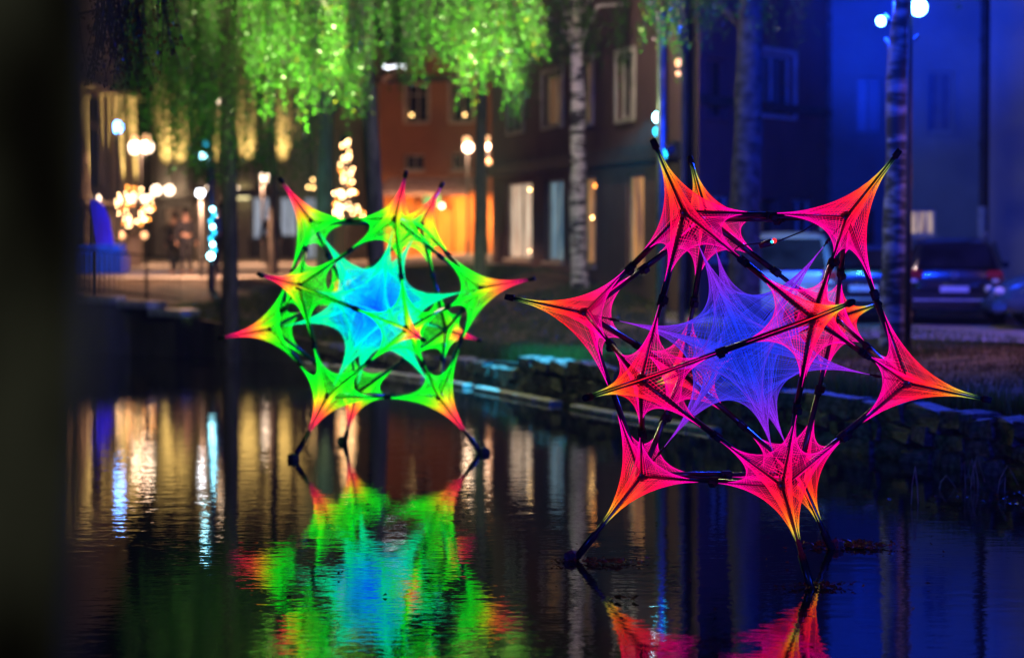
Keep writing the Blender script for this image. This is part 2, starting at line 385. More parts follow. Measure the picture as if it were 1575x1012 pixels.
# grass on the bank between the trees: many blades, nobody could count them
def tufts(name, n, region, mat, h=(.05, .16), label=None, cat='grass'):
    v = np.zeros((n, 3, 3)); k = 0
    while k < n:
        x, y = region(); 
        d, wt = bank_dist(x, y)
        if d < .25 and y > 9: continue
        z = gz(x, y) + .0; a = random.uniform(0, 2*PI); hh = random.uniform(*h); w = random.uniform(.006, .014)
        lx, ly = random.uniform(-.05, .05), random.uniform(-.05, .05)
        v[k] = ((x - w*math.cos(a), y - w*math.sin(a), z - .02), (x + w*math.cos(a), y + w*math.sin(a), z - .02), (x + lx, y + ly, z + hh)); k += 1
    m = bpy.data.meshes.new(name); m.from_pydata(v.reshape(-1, 3).tolist(), [], [(3*i, 3*i+1, 3*i+2) for i in range(n)]); m.materials.append(mat)
    t = m.attributes.new('tint', 'FLOAT', 'POINT'); t.data.foreach_set('value', np.repeat(rng.random(n) ** 1.2 * .95, 3))
    o = link(name, m); return setp(o, label, cat, kind='stuff')
def bankpt(i0, i1, dmax):
    def f():
        i = random.randint(i0, i1); t = random.random(); d = random.random() ** 1.3 * dmax
        ax, ay = BANK[i]; bx, by = BANK[i+1]; L = math.hypot(bx-ax, by-ay); return ax+(bx-ax)*t + (by-ay)/L*d, ay+(by-ay)*t - (bx-ax)/L*d
    return f
tufts('bank_grass', 60000, bankpt(3, 5, 8), M['grass'], label='short patchy grass on the sloping bank behind the green string sculpture')
tufts('bank_weeds', 30000, bankpt(1, 2, 9), M['leaf_brown'], (.03, .11), label='brown weeds and fallen leaves on the bank below the parked cars')
tufts('wall_weeds', 17000, bankpt(1, 4, .8), M['grass'], (.1, .36), label='green weeds hanging over the wall top beside the turquoise ledge')

# ------------------------------------------------------------ buildings
class Facade:
    """A wall plane between two ground points with real openings; parts are given in photograph pixels of that plane."""
    def __init__(s, bld, A, B, z0, z1, mat, thick=.35):
        s.b = bld; s.A = Vector((A[0], A[1], 0)); s.B = Vector((B[0], B[1], 0)); s.L = (s.B - s.A).length
        s.ux = (s.B - s.A).normalized(); s.n = Vector((s.ux.y, -s.ux.x, 0)); s.z0, s.z1, s.mat, s.th = z0, z1, mat, thick; s.op = []
    def uv(s, px, py):
        d = ray(px, py); o = Vector((0, 0, H)); t = (s.A - o).dot(s.n) / d.dot(s.n); p = o + d * t; return (p - s.A).dot(s.ux), p.z
    def W(s, u, d, z): p = s.A + s.ux * u + s.n * d; return (p.x, p.y, z)    # d>0 is proud of the wall
    def bx(s, mb, u0, u1, d0, d1, z0, z1):
        v = [s.W(u, d, z) for z in (z0, z1) for (u, d) in ((u0, d1), (u1, d1), (u1, d0), (u0, d0))]
        return mb.add(v, [(0,3,2,1),(4,5,6,7),(0,1,5,4),(1,2,6,5),(2,3,7,6),(3,0,4,7)])
    def rect(s, x0, y0, x1, y1):
        xm = (x0+x1)/2; u0, _ = s.uv(x0, (y0+y1)/2); u1, _ = s.uv(x1, (y0+y1)/2); _, za = s.uv(xm, y1); _, zb = s.uv(xm, y0); return u0, u1, za, zb
    def window(s, x0, y0, x1, y1, pane, frame='trim_white', mull=1, trans=0, sill=True, surround=0, label=None, depth=.14, fw=.06, name='window'):
        u0, u1, za, zb = s.rect(x0, y0, x1, y1); u0 = max(u0, .05); u1 = min(u1, s.L-.05); za = max(za, s.z0+.02); s.op.append((u0, u1, za, zb))
        f = MB(); d0, d1 = -depth, -depth + .05
        s.bx(f, u0+.004, u0+fw, d0, d1, za+.004, zb-.004); s.bx(f, u1-fw, u1-.004, d0, d1, za+.004, zb-.004)
        s.bx(f, u0+fw, u1-fw, d0, d1, za+.004, za+fw); s.bx(f, u0+fw, u1-fw, d0, d1, zb-fw, zb-.004)
        for k in range(mull): u = u0+(u1-u0)*(k+1)/(mull+1); s.bx(f, u-.02, u+.02, d0, d1-.006, za+fw, zb-fw)
        for k in range(trans): z = zb-(zb-za)*.3*(k+1); s.bx(f, u0+fw, u1-fw, d0, d1-.012, z-.02, z+.02)
        w = f.build(name, M[frame], s.b)
        if label: w['label'] = label
        p = MB(); s.bx(p, u0+fw*.6, u1-fw*.6, -depth-.03, -depth-.006, za+fw*.6, zb-fw*.6); p.build('pane', M[pane], w)
        if sill: q = MB(); s.bx(q, u0-.06, u1+.06, -depth+.06, .07, za-.07, za-.003); q.build('sill', M[frame], w)
        if surround:
            q = MB(); g = surround; s.bx(q, u0-g, u0-.003, .003, .05, za, zb+g); s.bx(q, u1+.003, u1+g, .003, .05, za, zb+g); s.bx(q, u0-.003, u1+.003, .003, .05, zb+.003, zb+g)
            q.build('surround', M[frame], w)
        return w
    def wall(s, name='wall'):
        us = sorted({0, s.L} | {o[0] for o in s.op} | {o[1] for o in s.op}); zs = sorted({s.z0, s.z1} | {o[2] for o in s.op} | {o[3] for o in s.op})
        m = MB()
        for i in range(len(us)-1):
            for j in range(len(zs)-1):
                um, zm = (us[i]+us[i+1])/2, (zs[j]+zs[j+1])/2
                if us[i+1]-us[i] < 1e-5 or zs[j+1]-zs[j] < 1e-5: continue
                if any(o[0] < um < o[1] and o[2] < zm < o[3] for o in s.op): continue
                m.add([s.W(us[i], 0, zs[j]), s.W(us[i+1], 0, zs[j]), s.W(us[i+1], 0, zs[j+1]), s.W(us[i], 0, zs[j+1])], [(0, 1, 2, 3)])
        for (u0, u1, za, zb) in s.op:
            for (a, b) in (((u0, za), (u0, zb)), ((u0, zb), (u1, zb)), ((u1, zb), (u1, za)), ((u1, za), (u0, za))):
                m.add([s.W(a[0], 0, a[1]), s.W(b[0], 0, b[1]), s.W(b[0], -s.th, b[1]), s.W(a[0], -s.th, a[1])], [(0, 1, 2, 3)])
        m.add([s.W(0, -s.th, s.z0), s.W(s.L, -s.th, s.z0), s.W(s.L, -s.th, s.z1), s.W(0, -s.th, s.z1)], [(3, 2, 1, 0)])
        return m.build(name, s.mat, s.b)
    def part(s, name, mat, x0, y0, x1, y1, d0=0.003, d1=.1, label=None, parent=None):
        u0, u1, za, zb = s.rect(x0, y0, x1, y1); q = MB(); s.bx(q, u0, u1, d0, d1, za, zb); o = q.build(name, M[mat] if isinstance(mat, str) else mat, parent or s.b)
        if label: o['label'] = label
        return o
def shell(bld, pts, z0, z1, mat, roof='roof', roof_h=2.2, over=.35):
    """side and back walls plus a hipped roof over a quad footprint; pts[0]-pts[1] is the front"""
    for i in (1, 2, 3):
        a, b = pts[i], pts[(i+1) % 4]; MB().add([(a[0], a[1], z0), (b[0], b[1], z0), (b[0], b[1], z1), (a[0], a[1], z1)], [(0, 1, 2, 3)]).build('side_wall', mat, bld)
    c = Vector((sum(p[0] for p in pts)/4, sum(p[1] for p in pts)/4)); e = [c + (Vector(p)-c) * (1 + over/(Vector(p)-c).length) for p in pts]
    m0 = (e[0]+e[3])/2*.5+c*.5; m1 = (e[1]+e[2])/2*.5+c*.5
    MB().add([(p.x, p.y, z1) for p in e] + [(m0.x, m0.y, z1+roof_h), (m1.x, m1.y, z1+roof_h)] + [(p.x, p.y, z1-.12) for p in e],
             [(0,1,5,4),(2,3,4,5),(1,2,5),(3,0,4),(6,7,1,0),(7,8,2,1),(8,9,3,2),(9,6,0,3),(9,8,7,6)]).build('roof', M[roof], bld)
def foot(A, B, depth):
    A, B = Vector(A), Vector(B); d = (B-A).normalized(); n = Vector((-d.y, d.x)); return [A, B, B+n*depth, A+n*depth]

M['lit_white'] = emit_mat('lit_white', (.85, .66, .48), .95, vary=(.30, .17, .10))
M['lit_cyan'] = emit_mat('lit_cyan', (.36, .52, .58), .55, vary=(.04, .16, .30))
M['lit_amber'] = emit_mat('lit_amber', (.75, .34, .10), .75, vary=(.12, .05, .05))
M['lit_dim'] = emit_mat('lit_dim', (.50, .26, .10), .30, vary=(.05, .02, .02))
M['lit_cool'] = emit_mat('lit_cool', (.50, .56, .66), .75, vary=(.2, .24, .34))
M['lit_curtain'] = emit_mat('lit_curtain', (.8, .58, .38), .6, vary=(.16, .08, .06))
M['lit_shop'] = emit_mat('lit_shop', (.55, .30, .16), .35, vary=(.1, .05, .04))
M['lit_sign'] = emit_mat('lit_sign', (1, .85, .4), 2.2)
M['candle'] = emit_mat('candle', (1, .6, .2), 20)
M['bulb_warm'] = emit_mat('bulb_warm', (1, .58, .26), 24)
M['bulb_amber'] = emit_mat('bulb_amber', (1, .33, .05), 14)
M['globe_warm'] = emit_mat('globe_warm', (1, .74, .52), 8)
M['globe_amber'] = emit_mat('globe_amber', (1, .5, .22), 3)
M['led_blue'] = emit_mat('led_blue', (.10, .32, 1), 40)
M['led_cyan'] = emit_mat('led_cyan', (.35, .85, 1), 20)
M['led_cyan_dim'] = emit_mat('led_cyan_dim', (.02, .55, .9), 5)
M['led_white'] = emit_mat('led_white', (.85, .9, 1), 14)
M['blue_glow'] = emit_mat('blue_glow', (.03, .02, .9), .75, vary=(.05, .01, .5))
M['blue_glow2'] = emit_mat('blue_glow2', (.0, .08, .85), .55, vary=(.0, .02, .2))

# 1. dark brown corner building, running away to the left
A = at(757, 405, 62); B = at(1046, 460, 45)
b1 = empty('corner_building', (0, 0, 0), label='dark brown two storey building with lit shop windows behind the birch tree', cat='building')
f = Facade(b1, (A.x, A.y), (B.x, B.y), 1.0, 10.2, M['plaster_dark'])
f.window(778, 281, 818, 398, 'lit_white', label='tall shop window glowing warm white with curtains', fw=.05)
f.window(839, 277, 866, 402, 'lit_cyan', label='narrow window with pale cyan light', fw=.05)
f.window(896, 272, 916, 408, 'lit_amber', label='narrow window half hidden by the birch trunk')
f.window(963, 268, 990, 415, 'lit_amber', label='narrow amber lit window nearest the turquoise lamp post', mull=0)
f.window(783, 120, 806, 203, 'glass_dark', surround=.1); f.window(836, 112, 866, 194, 'lit_dim', surround=.1, label='upper window with dim amber light')
f.window(895, 92, 912, 190, 'lit_dim', surround=.1); f.window(950, 84, 976, 184, 'glass_dark', surround=.12)
f.wall()
for (x0, ya, x1, yb) in ((757, 264, 1046, 240),):
    u0, za = f.uv(x0, ya); u1, zb = f.uv(x1-1, yb); zc = (za+zb)/2; q = MB(); f.bx(q, 0, f.L, .003, .16, zc-.08, zc+.22); q.build('cornice', M['trim_dark'], b1)
    q = MB(); f.bx(q, 0, f.L, .003, .02, 1.0, zc-.083)
u0, _ = f.uv(1030, 300)
for (x, y, m_, r) in ((808, 292, 'candle', .035), (909, 286, 'bulb_amber', .05), (904, 335, 'candle', .04), (862, 388, 'led_cyan', .045), (962, 143, 'candle', .012), (808, 386, 'bulb_warm', .02)):
    u, z = f.uv(x, y); p = f.W(u, -.11, z); MB().sphere(p, r * .8, 8, 5).build('bulb', M[m_], b1)
shell(b1, [(A.x, A.y), (B.x, B.y), (B.x + .6, B.y + 11), (A.x + 5, A.y + 3)], 1.0, 10.2, M['plaster_dark'])
# 2. dark red building facing the water
A2 = (B.x + .02, B.y + .5); B2 = at(1271, 440, 52); B2 = (B2.x, B2.y)
b2 = empty('red_building', (0, 0, 0), label='dark red plastered house in blue light with one pale framed upper window', cat='building')
f = Facade(b2, A2, B2, .6, 10.8, M['plaster_red'])
f.window(1166, 84, 1220, 178, 'glass_dark', surround=.13, mull=1, label='upper window with a pale surround'); f.window(1085, 90, 1118, 182, 'glass_dark', 'plaster_red', surround=.1)
f.window(1092, 300, 1122, 400, 'glass_dark'); f.window(1156, 306, 1196, 372, 'glass_dark', 'plaster_red', surround=.06); f.window(1218, 306, 1250, 372, 'glass_dark')
f.wall(); shell(b2, [A2, B2, (B2[0] + .2, B2[1] + 8), (A2[0] + 1.2, A2[1] + 12)], .6, 10.8, M['plaster_red'])
q = MB(); f.bx(q, 0, f.L, .003, .12, 5.0, 5.18); q.build('cornice', M['trim_dark'], b2)
q = MB(); q.tube([f.W(f.L-.12, .09, .7), f.W(f.L-.12, .09, 10.6)], .05, 8); q.build('downpipe', M['metal_grey'], b2)
# 3. teal house
A3 = (B2[0] + .02, B2[1] + .1); t3 = at(1514, 440, 52)
b3 = empty('teal_house', (0, 0, 0), label='pale teal plastered house washed in blue floodlight behind the dark car', cat='house')
f = Facade(b3, A3, (t3.x, t3.y), .5, 11.4, M['plaster_teal'])
f.window(1316, 118, 1358, 206, 'glass_soft', 'plaster_teal', surround=.08); f.window(1426, 110, 1466, 204, 'glass_soft', 'plaster_teal', surround=.08)
f.window(1398, 322, 1440, 363, 'lit_curtain', 'trim_white', mull=2, label='small lit ground floor window above the dark car'); f.window(1310, 322, 1345, 400, 'glass_dark', 'trim_dark')
f.wall(); shell(b3, foot(A3, (t3.x, t3.y), 9), .5, 11.4, M['plaster_teal'])
q = MB(); f.bx(q, 0, f.L, .003, .05, .6, 1.5); q.build('plinth', M['trim_dark'], b3)
dp = f.W(f.L - .07, .1, 0)
q = MB(); q.tube([(dp[0], dp[1], .7), (dp[0], dp[1], 11.2)], .075, 10); [q.tube([(dp[0], dp[1], z), (dp[0], dp[1], z+.08)], .1, 10) for z in (2.2, 4.4, 6.6, 8.8)]; q.build('downpipe', M['trim_dark'], b3)
q = MB(); q.tube([(dp[0]-.03, dp[1]-.12, at(0, 370, 52).z), (dp[0]-.03, dp[1]-.12, at(0, 318, 52).z)], .1, 8); q.build('pipe_cover', M['metal_pale'], b3)
# 4. beige house at the right edge
A4 = (t3.x + .02, t3.y - .3); B4 = (t3.x + 9, t3.y - 3)
b4 = empty('beige_house', (0, 0, 0), label='beige plastered house at the right edge with its own porch lamp', cat='house')
f = Facade(b4, A4, B4, .5, 10.8, M['plaster_beige']); f.window(1600, 110, 1640, 200, 'glass_dark'); f.wall(); shell(b4, foot(A4, B4, 9), .5, 10.8, M['plaster_beige'])

# 5. orange building on the far square
A5, B5 = at(584, 400, 88), at(762, 400, 86)
b5 = empty('orange_building', (0, 0, 0), label='orange plastered building with gable, awning and glowing orange doors on the square', cat='building')
f = Facade(b5, (A5.x, A5.y), (B5.x, B5.y), 1.2, 8.0, M['plaster_orange'])
f.window(625, 128, 658, 188, 'glass_dark', 'trim_white', surround=.1, trans=1); f.window(694, 128, 727, 188, 'glass_dark', 'trim_white', surround=.1, trans=1)
f.window(622, 238, 652, 262, 'glass_dark'); f.window(694, 236, 724, 262, 'glass_dark')
for i, x in enumerate((584.5, 612, 640, 668, 696, 724)):
    u0, u1, za, zb = f.rect(x, 300, x+26, 401); f.op.append((u0, u1, max(za, 1.25), zb)); za = max(za, 1.25)
    d = MB(); f.bx(d, u0+.01, u1-.01, -.2, -.14, za, zb-.01); dr = d.build('door', M['door_orange'], b5)
    w_ = (u1-u0-.06)/3
    pm = MB(); f.bx(pm, u0+.03, u0+.03+w_-.03, -.137, -.11, za+.1, zb-.1)
    for k in range(3): q = MB(); f.bx(q, u0+.03+k*w_, u0+.03+(k+1)*w_-.03, -.137, -.11, za+.1, zb-.1); q.build('door_board', M['door_orange'], dr)
f.wall(); shell(b5, foot((A5.x, A5.y), (B5.x, B5.y), 9), 1.2, 8.0, M['plaster_orange'])
# gable
u0, z = f.uv(604, 112); u1, _ = f.uv(722, 112); um, zt = f.uv(664, 78)
g = MB().add([f.W(u0, .1, 8.0), f.W(u1, .1, 8.0), f.W(um, .1, zt), f.W(u0, -2.2, 8.0), f.W(u1, -2.2, 8.0), f.W(um, -2.2, zt)], [(0,1,2),(3,5,4),(0,2,5,3),(1,4,5,2)]); g.build('gable', M['plaster_orange'], b5)
def bar(mb, a, b, w, h):
    a, b = Vector(a), Vector(b); d = (b-a).normalized(); s_ = d.cross(Vector((0,0,1))); s_ = (s_.normalized() if s_.length > .01 else Vector((1,0,0))) * w/2; u_ = s_.cross(d).normalized() * h/2
    v = [p + x + y for p in (a, b) for x, y in ((-s_, -u_), (s_, -u_), (s_, u_), (-s_, u_))]
    return mb.add(v, [(0,1,2,3),(7,6,5,4),(0,4,5,1),(1,5,6,2),(2,6,7,3),(3,7,4,0)])
q = MB(); bar(q, f.W(u0-.2, .2, 7.95), f.W(um, .2, zt+.05), .5, .2); bar(q, f.W(um, .2, zt+.05), f.W(u1+.2, .2, 7.95), .5, .2); q.build('gable_trim', M['roof_pale'], b5)
u0, za = f.uv(600, 296); u1, zb = f.uv(748, 272)
aw = MB().add([f.W(u0, 1.5, za), f.W(u1, 1.5, za), f.W(u1, .01, zb), f.W(u0, .01, zb), f.W(u0, 1.5, za-.16), f.W(u1, 1.5, za-.16), f.W(u1, .01, zb-.16), f.W(u0, .01, zb-.16)], [(0,1,2,3),(4,5,1,0),(7,6,5,4),(5,6,2,1),(4,0,3,7)])
aw.build('awning', M['roof_pale'], b5)
f.part('sign_board', noise_mat('sign_teal', (.02,.12,.14), (.04,.2,.22), 4, .5), 672, 294, 698, 316, 1.0, 1.06)
for (x, y, r) in ((697, 317, .09), (599, 297, .03), (599, 313, .04)):
    u, z = f.uv(x, y); MB().sphere(f.W(u, .9, z), r, 10, 6).build('lamp_globe', M['bulb_amber' if r < .05 else 'globe_warm'], b5)
for x in (631.5, 713.5):
    u, z = f.uv(x, 177); MB().sphere(f.W(u, -.08, z), .032, 8, 5).build('candle', M['candle'], b5)

p = at(665, 322, 84.6); lamp('SPOT', (p.x, p.y, p.z + .15), (1, .45, .1), 900, tgt=(p.x, p.y + 1.6, 1.6), size=.1, cone=150, blend=.4)
p = at(735, 322, 85); lamp('SPOT', (p.x, p.y, p.z + .15), (1, .45, .1), 400, tgt=(p.x, p.y + 1.6, 1.6), size=.1, cone=150, blend=.4)
# 6. cream civic building with uplit pilasters, centre left
A6, B6 = at(236, 400, 108), at(584, 400, 100)
b6 = empty('cream_building', (0, 0, 0), label='cream stone building with yellow uplit pilasters and a navy shopfront', cat='building')
f = Facade(b6, (A6.x, A6.y), (B6.x, B6.y), 1.2, 10.5, M['plaster_cream'])
f.window(386, 303, 420, 400, 'lit_cool', 'trim_dark', mull=1, label='tall cool white shop window left of the dark trunk'); f.window(428, 303, 455, 400, 'lit_cool', 'trim_dark', mull=1)
f.window(466, 303, 500, 400, 'lit_cool', 'trim_dark', mull=1)
f.window(250, 318, 292, 352, 'lit_shop', 'trim_dark'); f.window(296, 310, 318, 398, 'lit_shop', 'trim_dark')
for x in (306, 358, 412, 470, 520): f.window(x, 205, x+17, 272, 'glass_dark', 'trim_dark')
f.wall(); shell(b6, foot((A6.x, A6.y), (B6.x, B6.y), 12), 1.2, 10.5, M['plaster_cream'])
for x0, x1 in ((252, 272), (277, 297), (332, 350), (372, 402), (432, 452), (488, 508)):
    f.part('pilaster', 'plaster_cream', x0, 120, x1, 296, .003, .25)
f.part('string_course', 'plaster_cream', 237, 297, 583, 303, .003, .32)
f.part('awning', 'navy', 386, 291, 456, 303, .33, 1.6); f.part('shopfront_panel', 'navy', 390, 366, 411, 409, .003, .3); f.part('shopfront_panel', 'navy', 440, 362, 455, 409, .003, .3)
f.part('lit_sign', 'lit_sign', 366, 291, 392, 306, .34, .5, label='small glowing yellow sign box')
def uplight(f, x, y, col, P, d=.9, mat='globe_warm', r=.11):
    u, z = f.uv(x, y); p = Vector(f.W(u, d, z)); MB().sphere(p, r, 10, 6).build('uplight_lens', M[mat], f.b)
    lamp('SPOT', p + f.n * .3 + Vector((0, 0, .1)), col, P, tgt=Vector(f.W(u, .0, z + 3.5)), size=.1, cone=44, blend=1)
WARM = (1, .70, .22); PINK = (1, .52, .30)
for x in (263, 283): uplight(f, x, 293, WARM, 2200, r=.2)
for x in (341, 387, 441): uplight(f, x, 290, WARM, 2000, r=.05)

# 7. tall building at the far left
A7, B7 = at(70, 400, 80), at(192, 400, 92)
b7 = empty('columned_building', (0, 0, 0), label='tall grand building at the left with two bright uplit columns', cat='building')
f = Facade(b7, (A7.x, A7.y), (B7.x, B7.y), 1.2, 11.5, M['plaster_cream'])
for (x0, x1) in ((108, 126), (134, 150)):
    f.window(x0, 200, x1, 285, 'glass_dark', 'trim_dark'); f.window(x0, 318, x1, 396, 'glass_dark', 'trim_dark'); f.window(x0, 150, x1, 185, 'glass_dark', 'trim_dark')
f.wall(); shell(b7, foot((A7.x, A7.y), (B7.x, B7.y), 12), 1.2, 11.5, M['plaster_cream'])
for x in (104, 161, 182):
    u, z = f.uv(x, 308); u_, zt = f.uv(x, 140)
    c = MB().tube([f.W(u, .45, z), f.W(u, .45, z+.2), f.W(u, .45, z+.25), f.W(u, .45, zt-.3), f.W(u, .45, zt-.25), f.W(u, .45, zt)], [.34, .34, .27, .23, .32, .34], 16); c.build('column', M['plaster_cream'], b7, True)
    uplight(f, x, 306, WARM, 1800, d=1.0, r=.13)
f.part('cornice', 'plaster_cream', 72, 134, 191, 141, .003, .8); f.part('balcony_slab', 'plaster_cream', 72, 310, 191, 316, .003, 1.2)

# ------------------------------------------------------------ street lamps and lights on the square
def street_lamp(px, base, Y, heads, label, pole_mat='trim_dark', group=None, rad=.05, col=PINK, P=500):
    """heads: (px,py,radius,material)"""
    x = at(px, 400, Y).x; z0 = gz(x, Y) if base is None else at(px, base, Y).z
    t = empty('street_lamp', (x, Y, z0), label=label, cat='street lamp', group=group)
    zt = max(at(hx, hy, Y).z for hx, hy, r, m in heads) - z0
    m = MB().tube([(0,0,-.1),(0,0,.5),(0,0,.55),(0,0,zt)], [rad*1.6, rad*1.5, rad, rad*.75], 10)
    m.build('pole', M[pole_mat], t)
    for hx, hy, r, mt in heads:
        p = at(hx, hy, Y) - Vector((x, Y, z0))
        a = MB().tube([(0, 0, p.z - .25), (p.x * .6, 0, p.z - .3), (p.x, 0, p.z - r)], .025, 6); a.build('arm', M[pole_mat], t)
        g = MB().sphere(tuple(p), r, 12, 8).build('globe', M[mt], t, True)
        MB().tube([(p.x, p.y, p.z + r * .8), (p.x, p.y, p.z + r + .07)], [r*.6, .02], 8).build('cap', M[pole_mat], g)
    if P: lamp('SPOT', (x, Y - .3, z0 + zt - .2), col, P, tgt=(x, Y - .25, z0), size=.15, cone=170, blend=.1)
    return t
street_lamp(217, None, 82, [(207, 227, .21, 'globe_warm'), (226, 226, .21, 'globe_warm'), (207, 214, .12, 'globe_amber'), (226, 212, .12, 'globe_amber')], 'street lamp with a pair of white globes left of the lit pilasters', P=1800)
street_lamp(719, None, 82, [(720, 227, .17, 'globe_warm'), (718, 216, .13, 'globe_amber')], 'street lamp glowing warm in front of the orange building', P=800)
street_lamp(749, None, 80, [(748, 226, .12, 'globe_warm'), (748, 214, .11, 'globe_amber'), (750, 250, .12, 'globe_amber')], 'street lamp partly hidden behind the dark trunk beside the corner building', P=600)
street_lamp(404, None, 84, [(407, 273, .15, 'globe_warm')], 'small single globe lamp in front of the cream building', P=1000)
street_lamp(310, None, 60, [(308, 297, .10, 'led_white')], 'street lamp with one greenish white oval head beside the turquoise lit pole', P=1500, rad=.04)
street_lamp(338, None, 86, [(338, 157, .11, 'globe_warm'), (337, 172, .12, 'globe_amber')], 'street lamp whose two globes show faintly through the dim green leaves', P=0)
st0 = at(606, 103, 78); o = empty('light_string', tuple(st0), label='short row of white lights hanging across the leaves above the orange building', cat='light string')
for k in range(7): MB().sphere(at(592 + k * 5, 103 + random.uniform(-2, 2), 78) - st0, .03, 8, 5).build('bulb', M['led_white'], o)
MB().tube([at(470, 98, 78) - st0, at(610, 101, 78) - st0, at(760, 92, 78) - st0], .012, 5).build('wire', M['rubber'], o)
# blue floodlight high on a mast
def mast(px, Y, heads, label, ptop, base=None, rad=.045, mat='metal_grey'):
    x = at(px, 400, Y).x; z0 = gz(x, Y); t = empty('light_mast', (x, Y, z0), label=label, cat='light mast')
    zt = at(px, ptop, Y).z - z0
    MB().tube([(0,0,-.2),(0,0,zt)], [rad, rad*.8], 12).build('pole', M[mat], t, True)
    for hx, hy, r, mt, tgt in heads:
        p = at(hx, hy, Y) - Vector((x, Y, z0)); d = (Vector(tgt) - (p + Vector((x, Y, z0)))).normalized(); p = p - d * .02
        h = MB().tube([p - d*.22, p - d*.16, p, p + d*.02], [r*.5, r*.95, r*1.08, r*1.08], 16).build('lamp_head', M['rubber'], t, True)
        MB().tube([p + d*.021, p + d*.03], [r, r*.97], 20).build('lens', M[mt], h)
        MB().tube([(0, 0, p.z - .12), p - d*.1], .018, 6).build('bracket', M['rubber'], t)
    return t
mast(181, 78, [(180, 196, .17, 'led_blue', (0, 0, 1))], 'thin mast with one small bright blue floodlight at the left', 190)
mast(1016, 40, [(1013, 181, .095, 'led_cyan', (-1.5, 26, 2.2)), (1011, 203, .08, 'led_cyan_dim', (-6, 30, 1)), (1020, 236, .09, 'led_cyan_dim', (-3, 36, 1))], 'tall lamp post with turquoise white spotlights behind the red string sculpture', 20, rad=.085, mat='metal_grey')
mast(325, 55, [(312, 240, .07, 'led_cyan', (-3, 30, 1)), (316, 222, .05, 'led_cyan_dim', (-3, 30, 1))], 'post with small cyan lights and a cyan lit tube beside the dark trunk', 190, rad=.09)
fl = mast(1397, 37.1, [(1413, 12, .13, 'led_blue', (1.6, 10, 1.5)), (1355, 33, .075, 'led_blue', (-9, 14, .5))], 'floodlight mast with two bright blue lamps at the top right', 4, rad=.05, mat='bark_dark')
for k in range(9):   # cyan light string wound on the post at the left
    p = at(327 + 3 * math.sin(k * 2.1), 322 + k * 9, 54.8)
    if k == 0: ls = empty('light_string', tuple(p), label='short string of cyan lights hanging on the post beside the dark trunk', cat='light string')
    MB().sphere(p - ls.location, .045 if k < 8 else .075, 8, 5).build('bulb', M['led_cyan'] if k % 3 == 0 or k == 8 else M['led_cyan_dim'], ls)
MB().tube([(0, 0, .15), (0, 0, -1.25)], .012, 5).build('wire', M['rubber'], ls)

# fairy light trees
def fairy_tree(px, Y, shape, n, label, z_base=None):
    x = at(px, 400, Y).x; z0 = gz(x, Y); t = empty('fairy_light_tree', (x, Y, z0), label=label, cat='lit tree')
    pts = shape(); tw = MB()
    for i, (qx, qy) in enumerate(pts):
        p = at(qx, qy, Y + random.uniform(-.4, .4)) - Vector((x, Y, z0)); r = random.uniform(.026, .042)
        q = MB().sphere((0, 0, 0), r, 8, 5)
        o = q.build('fairy_light', M['bulb_warm'] if random.random() < .8 else M['bulb_amber'], t); o.location = p
        tw.tube([p, (p.x * .4, p.y * .3, p.z - .35)], .008, 4, False)
    tw.build('twigs', M['bark_dark'], t); return t, Vector((x, Y, z0))
def ball():
    r = []
    while len(r) < 46:
        a, d = random.uniform(0, 2*PI), random.random() ** .5
        r.append((206 + 31 * d * math.cos(a), 323 + 34 * d * math.sin(a) - 6))
    return r
def cone():
    r = []
    while len(r) < 66:
        t = random.random() ** .6; r.append((533 + random.uniform(-1, 1) * (4 + 23 * t), 207 + 128 * t))
    return r
t, p0 = fairy_tree(206, 76, ball, 46, 'round little tree wrapped in warm fairy lights above a pinkish planter')
MB().tube([(0,0,0),(0,0,1.2),(0,0,1.9)], [.07,.06,.03], 8).build('trunk', M['bark_dark'], t)
pz = MB().tube([(0,0,0),(0,0,.95),(0,0,1.0)], [.24,.28,.3], 16).build('planter', M['plaster_beige'], t)
for x in (187, 222): p = at(x, 362, 76) - p0; MB().sphere(tuple(p), .10, 8, 5).build('lantern', M['globe_amber'], t)
lamp('SPOT', p0 + Vector((0, -.5, 2.4)), PINK, 500, tgt=p0 + Vector((0, .6, 0)), size=.2, cone=140)
t, p0 = fairy_tree(533, 80, cone, 66, 'tall cone shaped tree of warm fairy lights behind the green string sculpture')
MB().tube([(0,0,0),(0,0,3.9)], [.07,.02], 8).build('trunk', M['bark_dark'], t)
lamp('SPOT', p0 + Vector((0, -.5, 3.2)), PINK, 600, tgt=p0 + Vector((0, 1.2, 0)), size=.2, cone=140)
for k, (x, y) in enumerate(((481, 277), (474, 288), (482, 289))):
    if k == 0: cl = empty('lantern_cluster', tuple(at(479, 300, 78)), label='cluster of three small amber bulbs left of the cone light tree', cat='lantern')
    MB().sphere(at(x, y, 78) - cl.location, .032, 8, 5).build('bulb', M['candle'], cl)
MB().tube([(0, 0, .3), (0, 0, -2.0)], .02, 6).build('stake', M['trim_dark'], cl)

